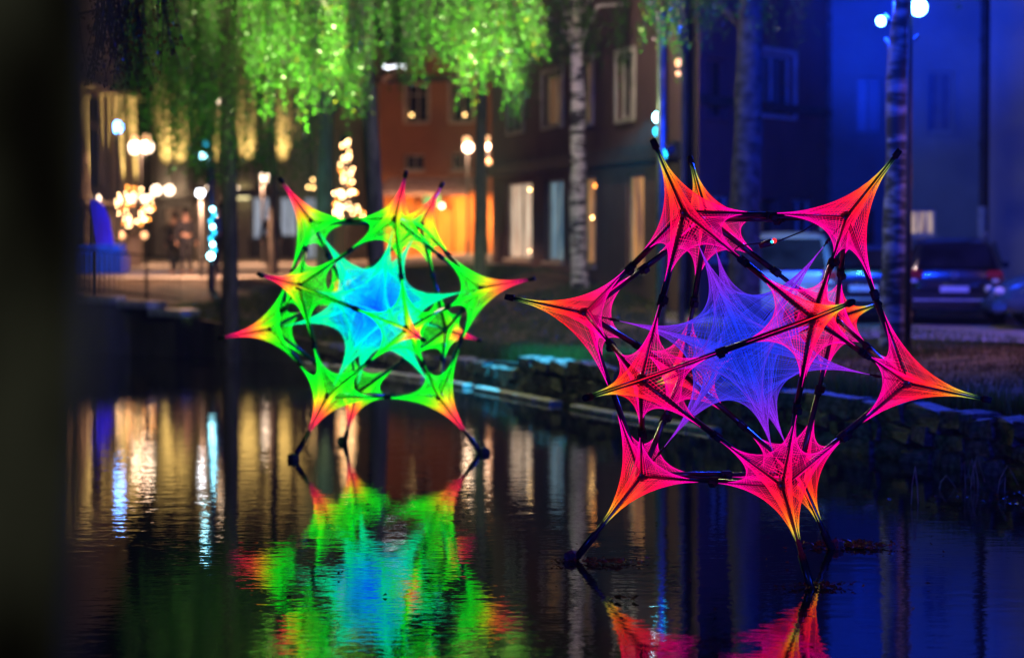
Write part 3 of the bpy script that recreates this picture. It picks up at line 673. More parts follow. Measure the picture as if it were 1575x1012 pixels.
# blue lit sail shape on a low base
p0 = at(155, 408, 66); p0.z = gz(p0.x, 66)
sl = empty('light_sculpture', tuple(p0), label='blue lit sail shape standing on a low glowing blue base behind the railing', cat='light sculpture')
prof = [(134, 308), (146, 306), (158, 318), (167, 338), (173, 372), (172, 388), (148, 388), (143, 360), (139, 335)]
P_ = [at(x, y, 66) - p0 for x, y in prof]
MB().prism([(p.x, p.z) for p in P_], -.09, .09).build('sail', M['blue_glow'], sl)
q = MB().box((at(105,0,66).x-p0.x, -.7, .0), (at(190,0,66).x-p0.x, .7, at(0,384,66).z-p0.z), .12); q.build('base', M['blue_glow2'], sl)
q = MB().box((at(108,0,66).x-p0.x, -.55, at(0,384,66).z-p0.z+.002), (at(186,0,66).x-p0.x, .55, at(0,376,66).z-p0.z), .05); q.build('top_plate', M['blue_glow2'], sl)
lamp('SPOT', (p0.x, 65.0, p0.z + 2.6), (.05, .15, 1), 160, tgt=(p0.x, 65.2, 0), size=.2, cone=120)

# railing on the quay
r0 = at(105, 420, 54); rl = empty('railing', (0, 0, 0), label='dark iron railing on the quay in front of the blue sail sculpture', cat='railing')
RA = [(-14.5, 52.6), (-9.9, 52.4), (-6.9, 50.9)]; bal = MB(); pst = MB().box((-.03,-.03,0),(.03,.03,1.05),.008).data('post', M['trim_dark']); s = 0
while True:
    p, ang = along([(x, y) for x, y in RA], s)
    if p is None: break
    z = gz(p[0], p[1] + .3) + .12
    if abs((s / 1.4) - round(s / 1.4)) < .05:
        o = link('post', pst, rl, (p[0], p[1], z - .1))
    else: bal.box((p[0]-.008, p[1]-.008, z+.08), (p[0]+.008, p[1]+.008, z+.92))
    s += .14
o = bal.build('balusters', M['trim_dark'], rl); o['kind'] = 'stuff'
for h in (.12, .96):
    m = MB()
    for i in range(2):
        (x0, y0), (x1, y1) = RA[i], RA[i+1]; bar(m, (x0, y0, gz(x0, y0+.3)+.12+h), (x1, y1, gz(x1, y1+.3)+.12+h), .05, .04)
    m.build('rail', M['trim_dark'], rl)

# ------------------------------------------------------------ people
def person(px, Y, h, label, top='cloth_dark', sit=False, rz=0, base=None, stride=.0):
    x = at(px, 400, Y).x; z = gz(x, Y) + .05; t = empty('person', (x, Y, z), rz, label, 'person'); k = h / 1.75
    if sit: J = dict(pel=(0,0,.5), ch=(0,.03,.98), nk=(0,.02,1.12), hd=(0,-.0,1.2), top=(0,-.01,1.36), kl=(-.11,-.42,.52), kr=(.11,-.42,.52), al=(-.11,-.42,.08), ar=(.11,-.42,.08), fl=(-.11,-.56,.03), fr=(.11,-.56,.03), el=(-.27,-.02,.72), er=(.27,-.02,.72), wl=(-.18,-.26,.66), wr=(.18,-.26,.66))
    else: J = dict(pel=(0,0,.95), ch=(0,.0,1.36), nk=(0,0,1.5), hd=(0,-.01,1.57), top=(0,-.01,1.73), kl=(-.1,-.06*stride,.5), kr=(.1,.1*stride-.02,.5), al=(-.1,.1*stride,.08), ar=(.1,-.2*stride,.08), fl=(-.1,-.14+.1*stride,.03), fr=(.1,-.14-.2*stride,.03), el=(-.27,.03,1.12), er=(.27,.03,1.12), wl=(-.29,-.06,.87), wr=(.29,-.06,.87))
    J['hl'] = (J['pel'][0]-.1, J['pel'][1], J['pel'][2]-.04); J['hr'] = (.1, J['pel'][1], J['pel'][2]-.04); J['sl'] = (-.19, J['ch'][1], J['ch'][2]+.05); J['sr'] = (.19, J['ch'][1], J['ch'][2]+.05)
    J['ml'] = (J['wl'][0], J['wl'][1]-.05, J['wl'][2]-.1); J['mr'] = (J['wr'][0], J['wr'][1]-.05, J['wr'][2]-.1)
    R_ = dict(pel=.15, ch=.16, nk=.055, hd=.085, top=.06, kl=.06, kr=.06, al=.04, ar=.04, fl=.035, fr=.035, el=.04, er=.04, wl=.028, wr=.028, hl=.095, hr=.095, sl=.065, sr=.065, ml=.03, mr=.03)
    E_ = [('pel','ch'),('ch','nk'),('nk','hd'),('hd','top'),('pel','hl'),('hl','kl'),('kl','al'),('al','fl'),('pel','hr'),('hr','kr'),('kr','ar'),('ar','fr'),('ch','sl'),('sl','el'),('el','wl'),('wl','ml'),('ch','sr'),('sr','er'),('er','wr'),('wr','mr')]
    def skin(names, edges, grow, mat, nm, par):
        idx = {n: i for i, n in enumerate(names)}; m = bpy.data.meshes.new(nm)
        m.from_pydata([tuple(c*k for c in J[n]) for n in names], [(idx[a], idx[b]) for a, b in edges if a in idx and b in idx], []); m.materials.append(M[mat])
        o = link(nm, m, par); o.modifiers.new('skin', 'SKIN').use_smooth_shade = True
        for n, i in idx.items(): r = (R_[n]+grow)*k; m.skin_vertices[0].data[i].radius = (r, r); m.skin_vertices[0].data[i].use_root = (n == names[0])
        sb = o.modifiers.new('sub', 'SUBSURF'); sb.levels = sb.render_levels = 1; return o
    body = skin(list(J), E_, 0, 'skin', 'body', t)
    skin(['ch','pel','sl','el','wl','sr','er','wr','hl','hr'], [e for e in E_], .022, top, 'jacket', t)
    skin(['pel','hl','kl','al','hr','kr','ar'], E_, .018, 'cloth_dark', 'trousers', t)
    c = J['top']; MB().sphere((c[0]*k, (c[1]+.02)*k, (c[2]-.03)*k), .098*k, 10, 8, (1, 1.08, 1)).build('hair', M['hair'], t, True)
    return t
person(417, 70, 1.72, 'person in dark clothes standing beside the dark trunk before the cool white shop windows', stride=.4)
person(286, 63, 1.7, 'person in dark clothes standing by the railing under the large yellow uplight', stride=.3, rz=.5)
person(341, 58, 1.78, 'person in a pale blue jacket standing between the cyan lit post and the dark trunk', 'cloth_blue', rz=-.4)
person(268, 64, 1.6, 'shorter person in dark clothes behind the railing nearest the fairy light ball', rz=-.7, stride=.6)

# ------------------------------------------------------------ trees
def trunk_mesh(pts, rad, n=14, rough=.06, seed=0):
    r = random.Random(seed); P = []; RR = []
    for i in range(len(pts)-1):
        a, b = Vector(pts[i]), Vector(pts[i+1]); st = max(2, int((b-a).length / .22))
        for k in range(st): t = k/st; P.append(a.lerp(b, t)); RR.append(rad[i]*(1-t)+rad[i+1]*t)
    P.append(Vector(pts[-1])); RR.append(rad[-1]); m = MB().tube(P, RR, n)
    ph = [r.uniform(0, 6) for _ in range(4)]
    out = []
    for q, v in enumerate(m.v):
        i = q // n; a = (q % n) / n * 2*PI; i = min(i, len(P)-1)
        k = 1 + rough * (math.sin(3*a+ph[0]+i*.5) * .5 + math.sin(5*a+ph[1]-i*.8) * .4 + math.sin(i*1.3+ph[2]+a) * .5) + r.uniform(-rough, rough) * .35
        c = P[i]; out.append(tuple(c + (Vector(v)-c) * k))
    m.v = out; return m
def foliage(name, parent, strands, mat, leaf=.04, per=.042, spread=.05):
    """strands: list of (top xyz, length, leanx, leany); world-space, made local to parent"""
    base = parent.location; V3 = []; tint = []
    twig = MB()
    for (x, y, z, L, lx, ly, tn) in strands:
        n = int(L / per); t = np.sort(rng.random(n)); env = spread * (.55 + .6 * np.sin(PI * np.clip(t, 0, 1)))
        c = np.stack([x + lx * t**1.5 + rng.normal(0, 1, n) * env, y + ly * t**1.5 + rng.normal(0, 1, n) * env, z - L * t + rng.normal(0, .02, n)], 1) - np.array(base)
        a = rng.normal(0, 1, (n, 3)); a[:, 2] -= .9; a /= np.linalg.norm(a, axis=1)[:, None]
        b = np.cross(a, rng.normal(0, 1, (n, 3))); b /= np.linalg.norm(b, axis=1)[:, None]
        s_ = leaf * rng.uniform(.65, 1.25, n)[:, None]
        V3.append(np.stack([c, c + a*s_*.5 + b*s_*.38, c + a*s_, c + a*s_*.5 - b*s_*.38], 1)); tint.append(np.repeat(np.clip(rng.random(n) * .85 + tn, 0, 1), 4))
        twig.tube([(x-base[0], y-base[1], z-base[2]), (x-base[0]+lx*.35, y-base[1]+ly*.35, z-base[2]-L*.5), (x-base[0]+lx, y-base[1]+ly, z-base[2]-L)], [.009, .006, .003], 3, False)
    V3 = np.concatenate(V3); T = np.concatenate(tint); N = len(V3)
    m = bpy.data.meshes.new(name); m.vertices.add(N*4); m.vertices.foreach_set('co', V3.reshape(-1)); m.loops.add(N*4); m.loops.foreach_set('vertex_index', np.arange(N*4))
    m.polygons.add(N); m.polygons.foreach_set('loop_start', np.arange(0, N*4, 4)); m.polygons.foreach_set('loop_total', np.full(N, 4)); m.update(); m.validate()
    m.materials.append(mat); at_ = m.attributes.new('tint', 'FLOAT', 'POINT'); at_.data.foreach_set('value', T)
    o = link(name, m, parent); o['kind'] = 'stuff'
    o2 = twig.build('twigs', M['bark_dark'], parent); o2['kind'] = 'stuff'
    return o
def weeping(px_lo, px_hi, Y, ybot, jit, n, tn=0, ztop=(6.6, 8.4), dy=2.2):
    r = []; n = int(n * 1.0); cen = [(random.uniform(px_lo, px_hi), random.uniform(-dy, dy), random.uniform(-jit, jit)) for _ in range(max(2, n // 7))]
    for _ in range(n):
        c_ = random.choice(cen); px = c_[0] + random.gauss(0, 5); yy = Y + c_[1] + random.gauss(0, .1); zb = at(px, ybot + c_[2] + random.choice((-45, -20, 0, 10, 30)) + random.uniform(-14, 14), yy).z; x = at(px, 300, yy).x
        z = random.uniform(*ztop) + .0; L = max(.8, z - zb); r.append((x, yy, z, L, random.uniform(-.25, .25), random.uniform(-.2, .2), tn + random.uniform(-.35, .12)))
    return r
def tree(name, Y, pts_px, rad, mat, label, strands, leaf='leaf', limbs=(), cat='tree', flare=1.35, leaf_size=.055, extra=None):
    P = [at(x, y, Y) for x, y in pts_px]; b = P[0].copy(); b.z = gz(b.x, Y) - .05
    t = empty(name, tuple(b), label=label, cat=cat); L = [Vector((0, 0, -.3)), Vector((0, 0, .25))] + [p - b for p in P[1:]]
    top = L[-1]; L.append(top + Vector((random.uniform(-.2,.2), 0, 3.2))); R_ = [rad*flare, rad*1.08] + [rad * (1 - .13*i) for i in range(len(P)-1)] + [rad*.25]
    trunk_mesh(L, R_, 16, .07, hash(label) % 99 if False else len(label)).build('trunk', M[mat], t, True)
    for (x0, y0, x1, y1, dy, r) in limbs:
        p0 = at(x0, y0, Y) - b; p1 = at(x1, y1, Y + dy) - b; pm = (p0+p1)/2 + Vector((0, 0, -.12 if y1 > y0 else .12))
        trunk_mesh([p0, pm, p1], [r, r*.8, r*.55], 8, .05, 3).build('limb', M[mat], t, True)
    if strands:
        # limbs above the frame that carry the hanging strands
        cx = [s[0] for s in strands]; cyy = [s[1] for s in strands]
        for k in range(7):
            s_ = strands[(k * 37) % len(strands)]; e = Vector((s_[0], s_[1], s_[2] + .1)) - b; st = Vector((L[-1].x * .9, 0, max(3.5, min(e.z - 1.0, L[-1].z - .6))))
            mid = (st + e)/2 + Vector((0, 0, .5)); trunk_mesh([st, mid, e], [rad*.35, rad*.22, .02], 7, .04, k).build('branch', M[mat], t, True)
        foliage('crown', t, strands, M[leaf], leaf_size)
    return t

tree('weeping_birch', 47.8, [(356, 455), (352, 300), (350, 150), (345, -20)], .16, 'bark_dark', 'dark trunked tree right of the cyan lit post with dim green weeping foliage',
     weeping(190, 340, 47, 205, 50, 230, -.25) + weeping(300, 470, 48, 235, 45, 210, -.2) + weeping(440, 480, 48, 200, 40, 30, .0))
tree('weeping_birch', 60, [(421, 424), (420, 300), (418, 180), (415, -20)], .11, 'bark_dark', 'thin dark trunk standing before the cool white shop windows',
     weeping(200, 420, 60, 130, 60, 120, -.3, ztop=(7.5, 9)))
tree('weeping_birch', 56, [(500, 400), (500, 300), (502, 180), (505, -20)], .2, 'bark_dark', 'teal lit trunk left of the cone light tree',
     weeping(470, 560, 55, 110, 50, 60, -.15, ztop=(7.5, 9)), limbs=((503, 190, 545, 140, .5, .06),))
tree('weeping_birch', 46, [(583, 440), (576, 300), (566, 150), (558, -20)], .17, 'bark_dark', 'dark leaning trunk above the green string sculpture with bright green leaves on its left',
     weeping(390, 470, 45, 110, 60, 150, .0) + weeping(470, 560, 44.5, 125, 45, 150, .02) + weeping(530, 552, 44.5, 165, 20, 24, .05) + weeping(560, 700, 46.5, 85, 45, 190, -.2),
     limbs=((570, 190, 530, 165, -.4, .05),))
tree('weeping_birch', 52, [(738, 440), (738, 300), (742, 150), (744, -20)], .125, 'bark_dark', 'slim dark trunk left of the corner building under the brightest green leaves',
     weeping(688, 745, 45.5, 70, 45, 85, .05, dy=.8) + weeping(710, 735, 45.5, 120, 18, 34, .08, dy=.6) + weeping(755, 830, 46, 75, 45, 100, .05, dy=.8) + weeping(784, 802, 46, 150, 25, 26, .05, dy=.5) + weeping(740, 880, 49, 110, 60, 90, -.2))
tree('silver_birch', 49, [(891, 462), (888, 300), (889, 150), (886, 60), (884, -20)], .165, 'birch', 'white barked birch in front of the dark corner building',
     weeping(800, 960, 50, 70, 60, 130, -.25), limbs=((886, 78, 838, 24, .2, .055),))
tree('street_tree', 42, [(1146, 480), (1146, 330), (1152, 150), (1156, -20)], .27, 'ivy_bark', 'thick dark ivy covered trunk in blue light behind the red string sculpture',
     weeping(1000, 1230, 42.5, 20, 45, 110, -.3), flare=1.2)
tree('silver_birch', 37.4, [(1376, 536), (1380, 400), (1382, 250), (1380, 120), (1384, 60)], .225, 'birch_old', 'birch trunk in blue floodlight in front of the dark parked car',
     weeping(1300, 1500, 38, -80, 20, 40, -.3, ztop=(7, 8.5)), limbs=((1383, 110, 1412, 55, .1, .05), (1381, 130, 1362, 60, .1, .05)))
# bright twig hanging in by the lamp post, from the thin tree above it
tree('weeping_birch', 43.4, [(1048, 500), (1050, 330), (1052, 150), (1054, -20)], .06, 'bark_dark', 'slender sapling beside the turquoise lamp post with one bright lime strand',
     weeping(1000, 1042, 38.5, 52, 22, 20, .1, ztop=(6.3, 7), dy=.3) + weeping(1030, 1044, 38.5, 78, 10, 6, .2, ztop=(6.3, 7), dy=.2))
tl = at(1043, 95, 40); o = empty('hanging_lantern', tuple(tl), label='small amber lantern hanging under the lime green strand', cat='lantern')  # glowing blobs standing in for autumn leaves caught by lamp light
MB().sphere((0, 0, -.02), .05, 10, 6, (1, 1, 1.5)).build('glass', M['globe_amber'], o); MB().sphere((0, 0, -.2), .045, 10, 6).build('lower_glass', M['globe_amber'], o); MB().tube([(0,0,-.2),(0,0,1.2)], .006, 4).build('cord', M['rubber'], o)
# brown leaved twigs top left, nearer the camera
tb = empty('street_tree', (-9.2, 33, .9), label='dark tree at the upper left with brown leaves hanging behind the foreground trunk', cat='tree')
tb.location = (-8.6, 30, -.3)
trunk_mesh([(-.6,0,0),(-.5,0,4),(0,0,8.5)], [.2,.17,.1], 10).build('trunk', M['bark_dark'], tb, True)
st = weeping(110, 270, 26, 45, 45, 60, .1, ztop=(4.9, 5.6), dy=1.2) + weeping(150, 185, 26, 110, 40, 12, .1, ztop=(4.9, 5.6), dy=.6)
for k in range(6):
    e = Vector(st[k*9][:3]) - tb.location; trunk_mesh([(-.4, 0, 3.8), tuple(Vector((-.4, 0, 3.8)).lerp(e, .6) + Vector((0, 0, .4))), tuple(e)], [.06, .04, .012], 6).build('branch', M['bark_dark'], tb, True)
foliage('crown', tb, st, M['leaf_brown'], .05, .05)
# foreground trunk
ft = empty('foreground_tree', (-.765, 2.75, .95), label='huge blurred lichen covered tree trunk along the left edge of the view', cat='tree')
m = trunk_mesh([(0.0,0,-.3),(0.0,0,.1),(.005,0,.9),(-.005,0,1.75),(.01,0,2.6),(0,0,5)], [.36,.31,.26,.30,.275,.24], 40, .05, 5); m.build('trunk', M['lichen_bark'], ft, True)

# ------------------------------------------------------------ cars
def car(label, x, y, rz, paint, W_=1.8, L=4.25, Hh=1.55, suv=True, cat='car'):
    z = max(gz(x, y), .5) + .07
    t = empty('parked_car', (x, y, z), rz, label, cat); hw = W_/2     # local: +y is forward, rear at y=0
    # stations: y, zbottom, zbelt, zroof, half-width, half-width at roof
    st = [(0.0,.42,.80,.86,.80,.70),(.06,.34,.95,1.02,.93,.76),(.30,.27,1.02,Hh-.16 if suv else 1.25,.985,.72),(.75,.24,1.02,Hh-.02,1,.74),(1.6,.22,1.01,Hh,1,.75),(2.3,.22,.99,Hh-.05,1,.74),(2.85,.22,.98,Hh-.42,1,.78),(3.15,.22,.97,1.03,1,.84),(3.8,.24,.88,.93,.97,.82),(4.12,.30,.72,.80,.90,.74),(4.25,.42,.60,.66,.78,.62)]
    sc = L/4.25; rings = []
    for (yy, zb, ze, zr, w, wr) in st:
        w *= hw; wr *= hw
        h = [(w*.80, zb), (w*.97, zb+.1), (w, (zb+ze)/2), (w*.985, ze-.06), (w*.93, ze), (wr*1.02, zr-.07), (wr*.88, zr-.01), (0, zr+.012)]
        rings.append([(a, yy*sc, b) for a, b in h] + [(-a, yy*sc, b) for a, b in h[-2::-1]])
    n = len(rings[0]); v = sum(rings, []); f = []
    for i in range(len(rings)-1):
        for k in range(n-1): f.append((i*n+k, i*n+k+1, (i+1)*n+k+1, (i+1)*n+k))
        f.append((i*n+n-1, i*n, (i+1)*n, (i+1)*n+n-1))
    f.append(tuple(range(n))[::-1]); f.append(tuple((len(rings)-1)*n+k for k in range(n)))
    body = link('body', mesh_data('body', v, f, M[paint], True), t); body.data.polygons.foreach_set('use_smooth', [True]*len(f))
    bv = body.modifiers.new('sub', 'SUBSURF'); bv.levels = bv.render_levels = 1
    def quad(name, pts, mat, off, par=t, th=.012):
        P = [Vector(p) for p in pts]; nn = (P[1]-P[0]).cross(P[2]-P[0]).normalized(); c = sum(P, Vector())/4
        if nn.dot(c - Vector((0, L/2, .7))) < 0: nn = -nn
        a = [p + nn*(off-th) for p in P]; b = [p + nn*off for p in P]
        return MB().add(a+b, [(0,1,2,3),(7,6,5,4),(0,4,5,1),(1,5,6,2),(2,6,7,3),(3,7,4,0)]).build(name, M[mat], par)
    r = lambda i, k, s=1: (s*rings[i][k][0], rings[i][k][1], rings[i][k][2])
    # rear window
    quad('rear_window', [(-hw*.72, .03, 1.03), (hw*.72, .03, 1.03), (hw*.62, .33, Hh-.16), (-hw*.62, .33, Hh-.16)], 'glass_dark', .05)
    quad('windscreen', [(-hw*.80, 3.12*sc, 1.0), (hw*.80, 3.12*sc, 1.0), (hw*.66, 2.38*sc, Hh-.1), (-hw*.66, 2.38*sc, Hh-.1)], 'glass_dark', .045)
    for s in (-1, 1):
        quad('side_window', [(s*hw*.935, .62, 1.05), (s*hw*.935, 1.48, 1.05), (s*hw*.79, 1.48, Hh-.11), (s*hw*.79, .70, Hh-.13)], 'glass_dark', .035)
        quad('side_window', [(s*hw*.935, 1.55, 1.05), (s*hw*.935, 2.85*sc, 1.03), (s*hw*.80, 2.32*sc, Hh-.12), (s*hw*.79, 1.55, Hh-.11)], 'glass_dark', .035)
        tlm = MB().box((s*hw*.62 if s > 0 else -hw*.93, -.045, .84), (s*hw*.93 if s > 0 else -hw*.62, .10, .99), .03).build('tail_light', M['red_lens'], t)
        MB().box((s*hw*.72 if s > 0 else -hw*.86, -.05, .775), (s*hw*.86 if s > 0 else -hw*.72, .06, .835), .015).build('reversing_light', M['white_lens'], tlm)
        MB().box((s*hw*.55 if s > 0 else -hw*.88, L-.17, .60), (s*hw*.88 if s > 0 else -hw*.55, L-.02, .74), .04).build('headlight', M['white_lens'], t)
        MB().box((s*(hw+.02)-.02 if s > 0 else -hw-.18, 2.72*sc, 1.0), (hw+.18 if s > 0 else -hw, 2.86*sc, 1.12), .03).build('wing_mirror', M[paint], t)
        for wy in (.78*sc, 3.42*sc):
            a = MB(); a.tube([(s*(hw-.235), wy, .325), (s*(hw-.2), wy, .325), (s*(hw-.0), wy, .325), (s*(hw+.018), wy, .325)], [.30,.335,.335,.30], 24)
            wh = a.build('wheel', M['rubber'], t, False)
            rm = MB().tube([(s*(hw+.0), wy, .325), (s*(hw+.03), wy, .325)], [.235,.225], 20)
            rm = rm.build('rim', M['trim_dark'], wh)
            sp = MB()
            for q in range(10):
                an = 2*PI*q/10; bar(sp, (s*(hw+.036), wy, .325), (s*(hw+.036), wy+.215*math.cos(an), .325+.215*math.sin(an)), .035, .012)
            sp.tube([(s*(hw+.028), wy, .325), (s*(hw+.045), wy, .325)], .05, 12); rr = MB()
            sp.add(*[(lambda q_: (q_.v, q_.f))(MB().tube([(s*(hw+.036), wy+.225*math.cos(2*PI*j/20), .325+.225*math.sin(2*PI*j/20)) for j in range(21)], .014, 5, False))][0]); sp.build('spokes', M['rim'], wh)
    bmp = MB().box((-hw*.93, -.09, .30), (hw*.93, .2, .66), .07).build('rear_bumper', M[paint], t)
    MB().box((-hw*.80, -.105, .44), (hw*.80, -.088, .475), .006).build('chrome_strip', M['metal_pale'], t)
    MB().box((-hw*.90, L-.2, .28), (hw*.90, L+.03, .5), .06).build('front_bumper', M[paint], t)
    MB().box((-.26, -.115, .60), (.26, -.092, .71), .006).build('number_plate', M['plate'], t)
    MB().box((-hw*.5, -.03, .28), (hw*.5, -.0+.05, .3), .005).build('skid_plate', M['trim_dark'], t)
    if suv:
        for s in (-1, 1): MB().tube([(s*hw*.64, .6, Hh+.03), (s*hw*.64, .7, Hh+.055), (s*hw*.64, 2.1*sc, Hh+.05), (s*hw*.64, 2.2*sc, Hh+.02)], .018, 6).build('roof_rail', M['metal_pale'], t)
    return t
def badge(t, z=.90, y=-.06):
    b = MB().tube([(.058*math.cos(2*PI*j/20), y, z+.058*math.sin(2*PI*j/20)) for j in range(21)], .007, 5, False)
    for a, c in (((-.035,.045),(-.0,.005)), ((.035,.045),(0,.005)), ((-.05,.015),(-.025,-.045)), ((-.025,-.045),(0,.0)), ((0,0),(.025,-.045)), ((.025,-.045),(.05,.015))): bar(b, (a[0], y, z+a[1]), (c[0], y, z+c[1]), .009, .006)
    b.build('emblem', M['rim'], t)
XC = lambda px, Y: (px - 787.5) / F * Y
c1 = car('dark suv seen from behind with a round emblem, right of the floodlit birch trunk', XC(1468, 44.2), 44.2, math.radians(-9), 'car_dark', 1.86, 4.3, 1.62); badge(c1)
c2 = car('pale silver suv with a red tail light behind the top of the red string sculpture', XC(1215, 43.5), 43.5, math.radians(-6), 'car_silver', 1.8, 4.3, 1.72)
c3 = car('dark teal hatchback parked between the pale suv and the birch trunk', XC(1328, 44.8), 44.8, math.radians(-7), 'car_dark', 1.78, 4.1, 1.48, False)
c4 = car('blue car cut off by the right edge with a silver spoked front wheel', 12.75, 42.6, math.radians(86), 'car_blue', 1.8, 4.3, 1.5, False)

# ------------------------------------------------------------ string sculptures
IV = []
ph = (1 + 5 ** .5) / 2
for a in (-1, 1):
    for b_ in (-ph, ph): IV += [(0, a, b_), (a, b_, 0), (b_, 0, a)]
IV = np.array(IV, float); IV /= np.linalg.norm(IV[0])
NB = [[j for j in range(12) if j != i and IV[i] @ IV[j] > .4] for i in range(12)]
def lerpc(stops, t):
    for (t0, c0), (t1, c1_) in zip(stops, stops[1:]):
        if t <= t1: k = max(0, (t - t0) / (t1 - t0)); return [c0[i]*(1-k)+c1_[i]*k for i in range(3)]
    return stops[-1][1]
def strings(name, segs, rad, mat, ramp):
    """segs: (p, q, t at p, t at q); one mesh of thin three sided threads, dyed along their length after the ramp"""
    N = len(segs); P = np.array([s[0] for s in segs]); Q = np.array([s[1] for s in segs]); t0 = np.array([s[2] for s in segs]); t1 = np.array([s[3] for s in segs])
    ts = np.array([r_[0] for r_ in ramp]); cs_ = np.array([r_[1] for r_ in ramp])
    vr = np.where(rng.random(N) < .3, 1.25, rng.uniform(.45, .95, N))[:, None]
    D = Q - P; D /= np.linalg.norm(D, axis=1)[:, None]; A = np.cross(D, [.31, .52, .79]); A /= np.linalg.norm(A, axis=1)[:, None]; B_ = np.cross(D, A)
    V = []; Cc = []; K = 5
    for i in range(K):
        w = i / (K-1); e = P*(1-w) + Q*w; t = t0*(1-w) + t1*w; c = np.stack([np.interp(t, ts, cs_[:, k]) for k in range(3)], 1) * vr
        for k in range(3): an = 2*PI*k/3; V.append(e + rad*(A*math.cos(an)+B_*math.sin(an))); Cc.append(c)
    V = np.stack(V, 1).reshape(-1, 3); Cc = np.stack(Cc, 1).reshape(-1, 3)
    fl = np.array([(r*3+k, r*3+(k+1)%3, (r+1)*3+(k+1)%3, (r+1)*3+k) for r in range(K-1) for k in range(3)])
    Fc = (np.arange(N)[:, None, None]*3*K + fl[None]).reshape(-1, 4)
    m = bpy.data.meshes.new(name); m.vertices.add(len(V)); m.vertices.foreach_set('co', V.reshape(-1)); m.loops.add(len(Fc)*4); m.loops.foreach_set('vertex_index', Fc.reshape(-1))
    m.polygons.add(len(Fc)); m.polygons.foreach_set('loop_start', np.arange(0, len(Fc)*4, 4)); m.polygons.foreach_set('loop_total', np.full(len(Fc), 4)); m.update(); m.validate()
    ca = m.color_attributes.new('Col', 'FLOAT_COLOR', 'POINT'); ca.data.foreach_set('color', np.concatenate([Cc, np.ones((len(Cc), 1))], 1).reshape(-1)); m.materials.append(mat)
    return m
def frame_of(i, j):
    z = IV[i]; x = IV[j] - z * (z @ IV[j]); x /= np.linalg.norm(x); y = np.cross(z, x); return np.stack([x, y, z], 1)
def sculpture(rotV, center, R_, label, stops, core_stops, n, rad, mat, nodeR=.685, core=.55, arm=.52, lift=.02, group=None, bottom=()):
    # rotation that carries the canonical vertices to the measured ones
    X = np.array(rotV); U, _, Vt = np.linalg.svd(X.T @ IV); Rm = U @ np.diag([1, 1, np.linalg.det(U @ Vt)]) @ Vt
    t = empty('string_sculpture', center, label=label, cat='light sculpture', group=group)
    mr = Matrix(Rm.tolist()).to_4x4()
    def put(o, M4): o.matrix_local = mr @ M4
    nr = nodeR * R_; el = nr * 1.05146; pole = R_ - nr
    # web around one vertex, in its own frame
    F0 = frame_of(0, NB[0][0]); tip = np.array([0, 0, R_ * .995]); nd = np.array([0, 0, nr])
    nbs = [F0.T @ (IV[j] * nr) for j in NB[0]]; dirs = [(p - nd) / np.linalg.norm(p - nd) for p in nbs]
    order = sorted(range(5), key=lambda k: math.atan2(dirs[k][1], dirs[k][0])); dirs = [dirs[k] for k in order]; al = el * arm
    def webmesh(seed):
        r = random.Random(seed); seg = []; zo = np.array([0, 0, lift])
        for k, d in enumerate(dirs):
            lg = al * r.uniform(.93, 1.08)
            for i in range(n + 1):
                u = i / n; 
                p = nd + np.array([0, 0, 1]) * (tip[2]-nr) * u + .017 * np.array(d); q = nd + d * (lg * (1 - u) + .03 * u) + zo
                seg.append((p, q, u, -(1-u)))
            d2 = dirs[(k+1) % 5]
            for i in range(n + 1):
                u = i / n; p = nd + d * lg * max(u, .01) + zo * .9; q = nd + d2 * al * max(1-u, .01) + zo * .9; seg.append((p, q, -u, -(1-u)))
            # a bundle of parallel threads close to the tip
            for i in range(7):
                u0 = 1 - i * .022; u1 = .12 + i * .09
                p = nd + np.array([0, 0, 1]) * (tip[2]-nr) * u0 + .014 * np.array(d); q = nd + np.array([0, 0, 1]) * (tip[2]-nr) * u1 * .5 + d * (.045 + .03 * (1 - u1)); seg.append((p, q, u0, u1 * .5))
        return strings('string_web', seg, rad, mat, stops)
    webs = [webmesh(k) for k in range(3)]
    tube_m = MB().tube([(0,0,-.01),(0,0,pole+.03)], [.022,.016], 10).data('spike_pole', M['black_tube'], True)
    leg_m = MB().tube([(0,0,-.01),(0,0,pole),(0,0,pole*1.0+.02),(0,0,R_*1.17-nr)], [.024,.020,.032,.028], 12).data('spike_pole', M['black_tube'], True)
    cap_m = MB().tube([(0,0,pole+.0),(0,0,pole+.07)], [.028,.024], 10).data('end_cap', M['rubber'], True)
    hub_m = MB().sphere((0,0,0), .055, 12, 8).data('hub', M['black_tube'], True)
    for i in range(12):
        Fm = frame_of(i, NB[i][0]); M4 = Matrix(Fm.tolist()).to_4x4(); T = Matrix.Translation(Vector(IV[i] * nr))
        o = link('string_web', webs[i % 3], t); put(o, M4)
        low = i in bottom
        o = link('spike_pole', leg_m if low else tube_m, t); put(o, T @ M4)
        if not low: link('end_cap', cap_m, o)
        h = link('hub', hub_m, t); put(h, T)
    st_m = MB().tube([(0,0,0),(0,0,el/2+.05)], .0235, 12); st_m.tube([(0,0,el/2-.02),(0,0,el)], .018, 12); st_m = st_m.data('strut', M['black_tube'], True)
    cl_m = MB().tube([(0,0,el/2+.0),(0,0,el/2+.08)], .031, 12); cl_m.box((-.02,-.06,el/2+.02),(.02,.0,el/2+.07)); cl_m = cl_m.data('clamp', M['rubber'])
    for i in range(12):
        for j in NB[i]:
            if j > i:
                a, b2_ = Vector(IV[i]*nr), Vector(IV[j]*nr); q = (b2_-a).to_track_quat('Z', 'Y').to_matrix().to_4x4()
                o = link('strut', st_m, t); put(o, Matrix.Translation(a) @ q); link('clamp', cl_m, o)
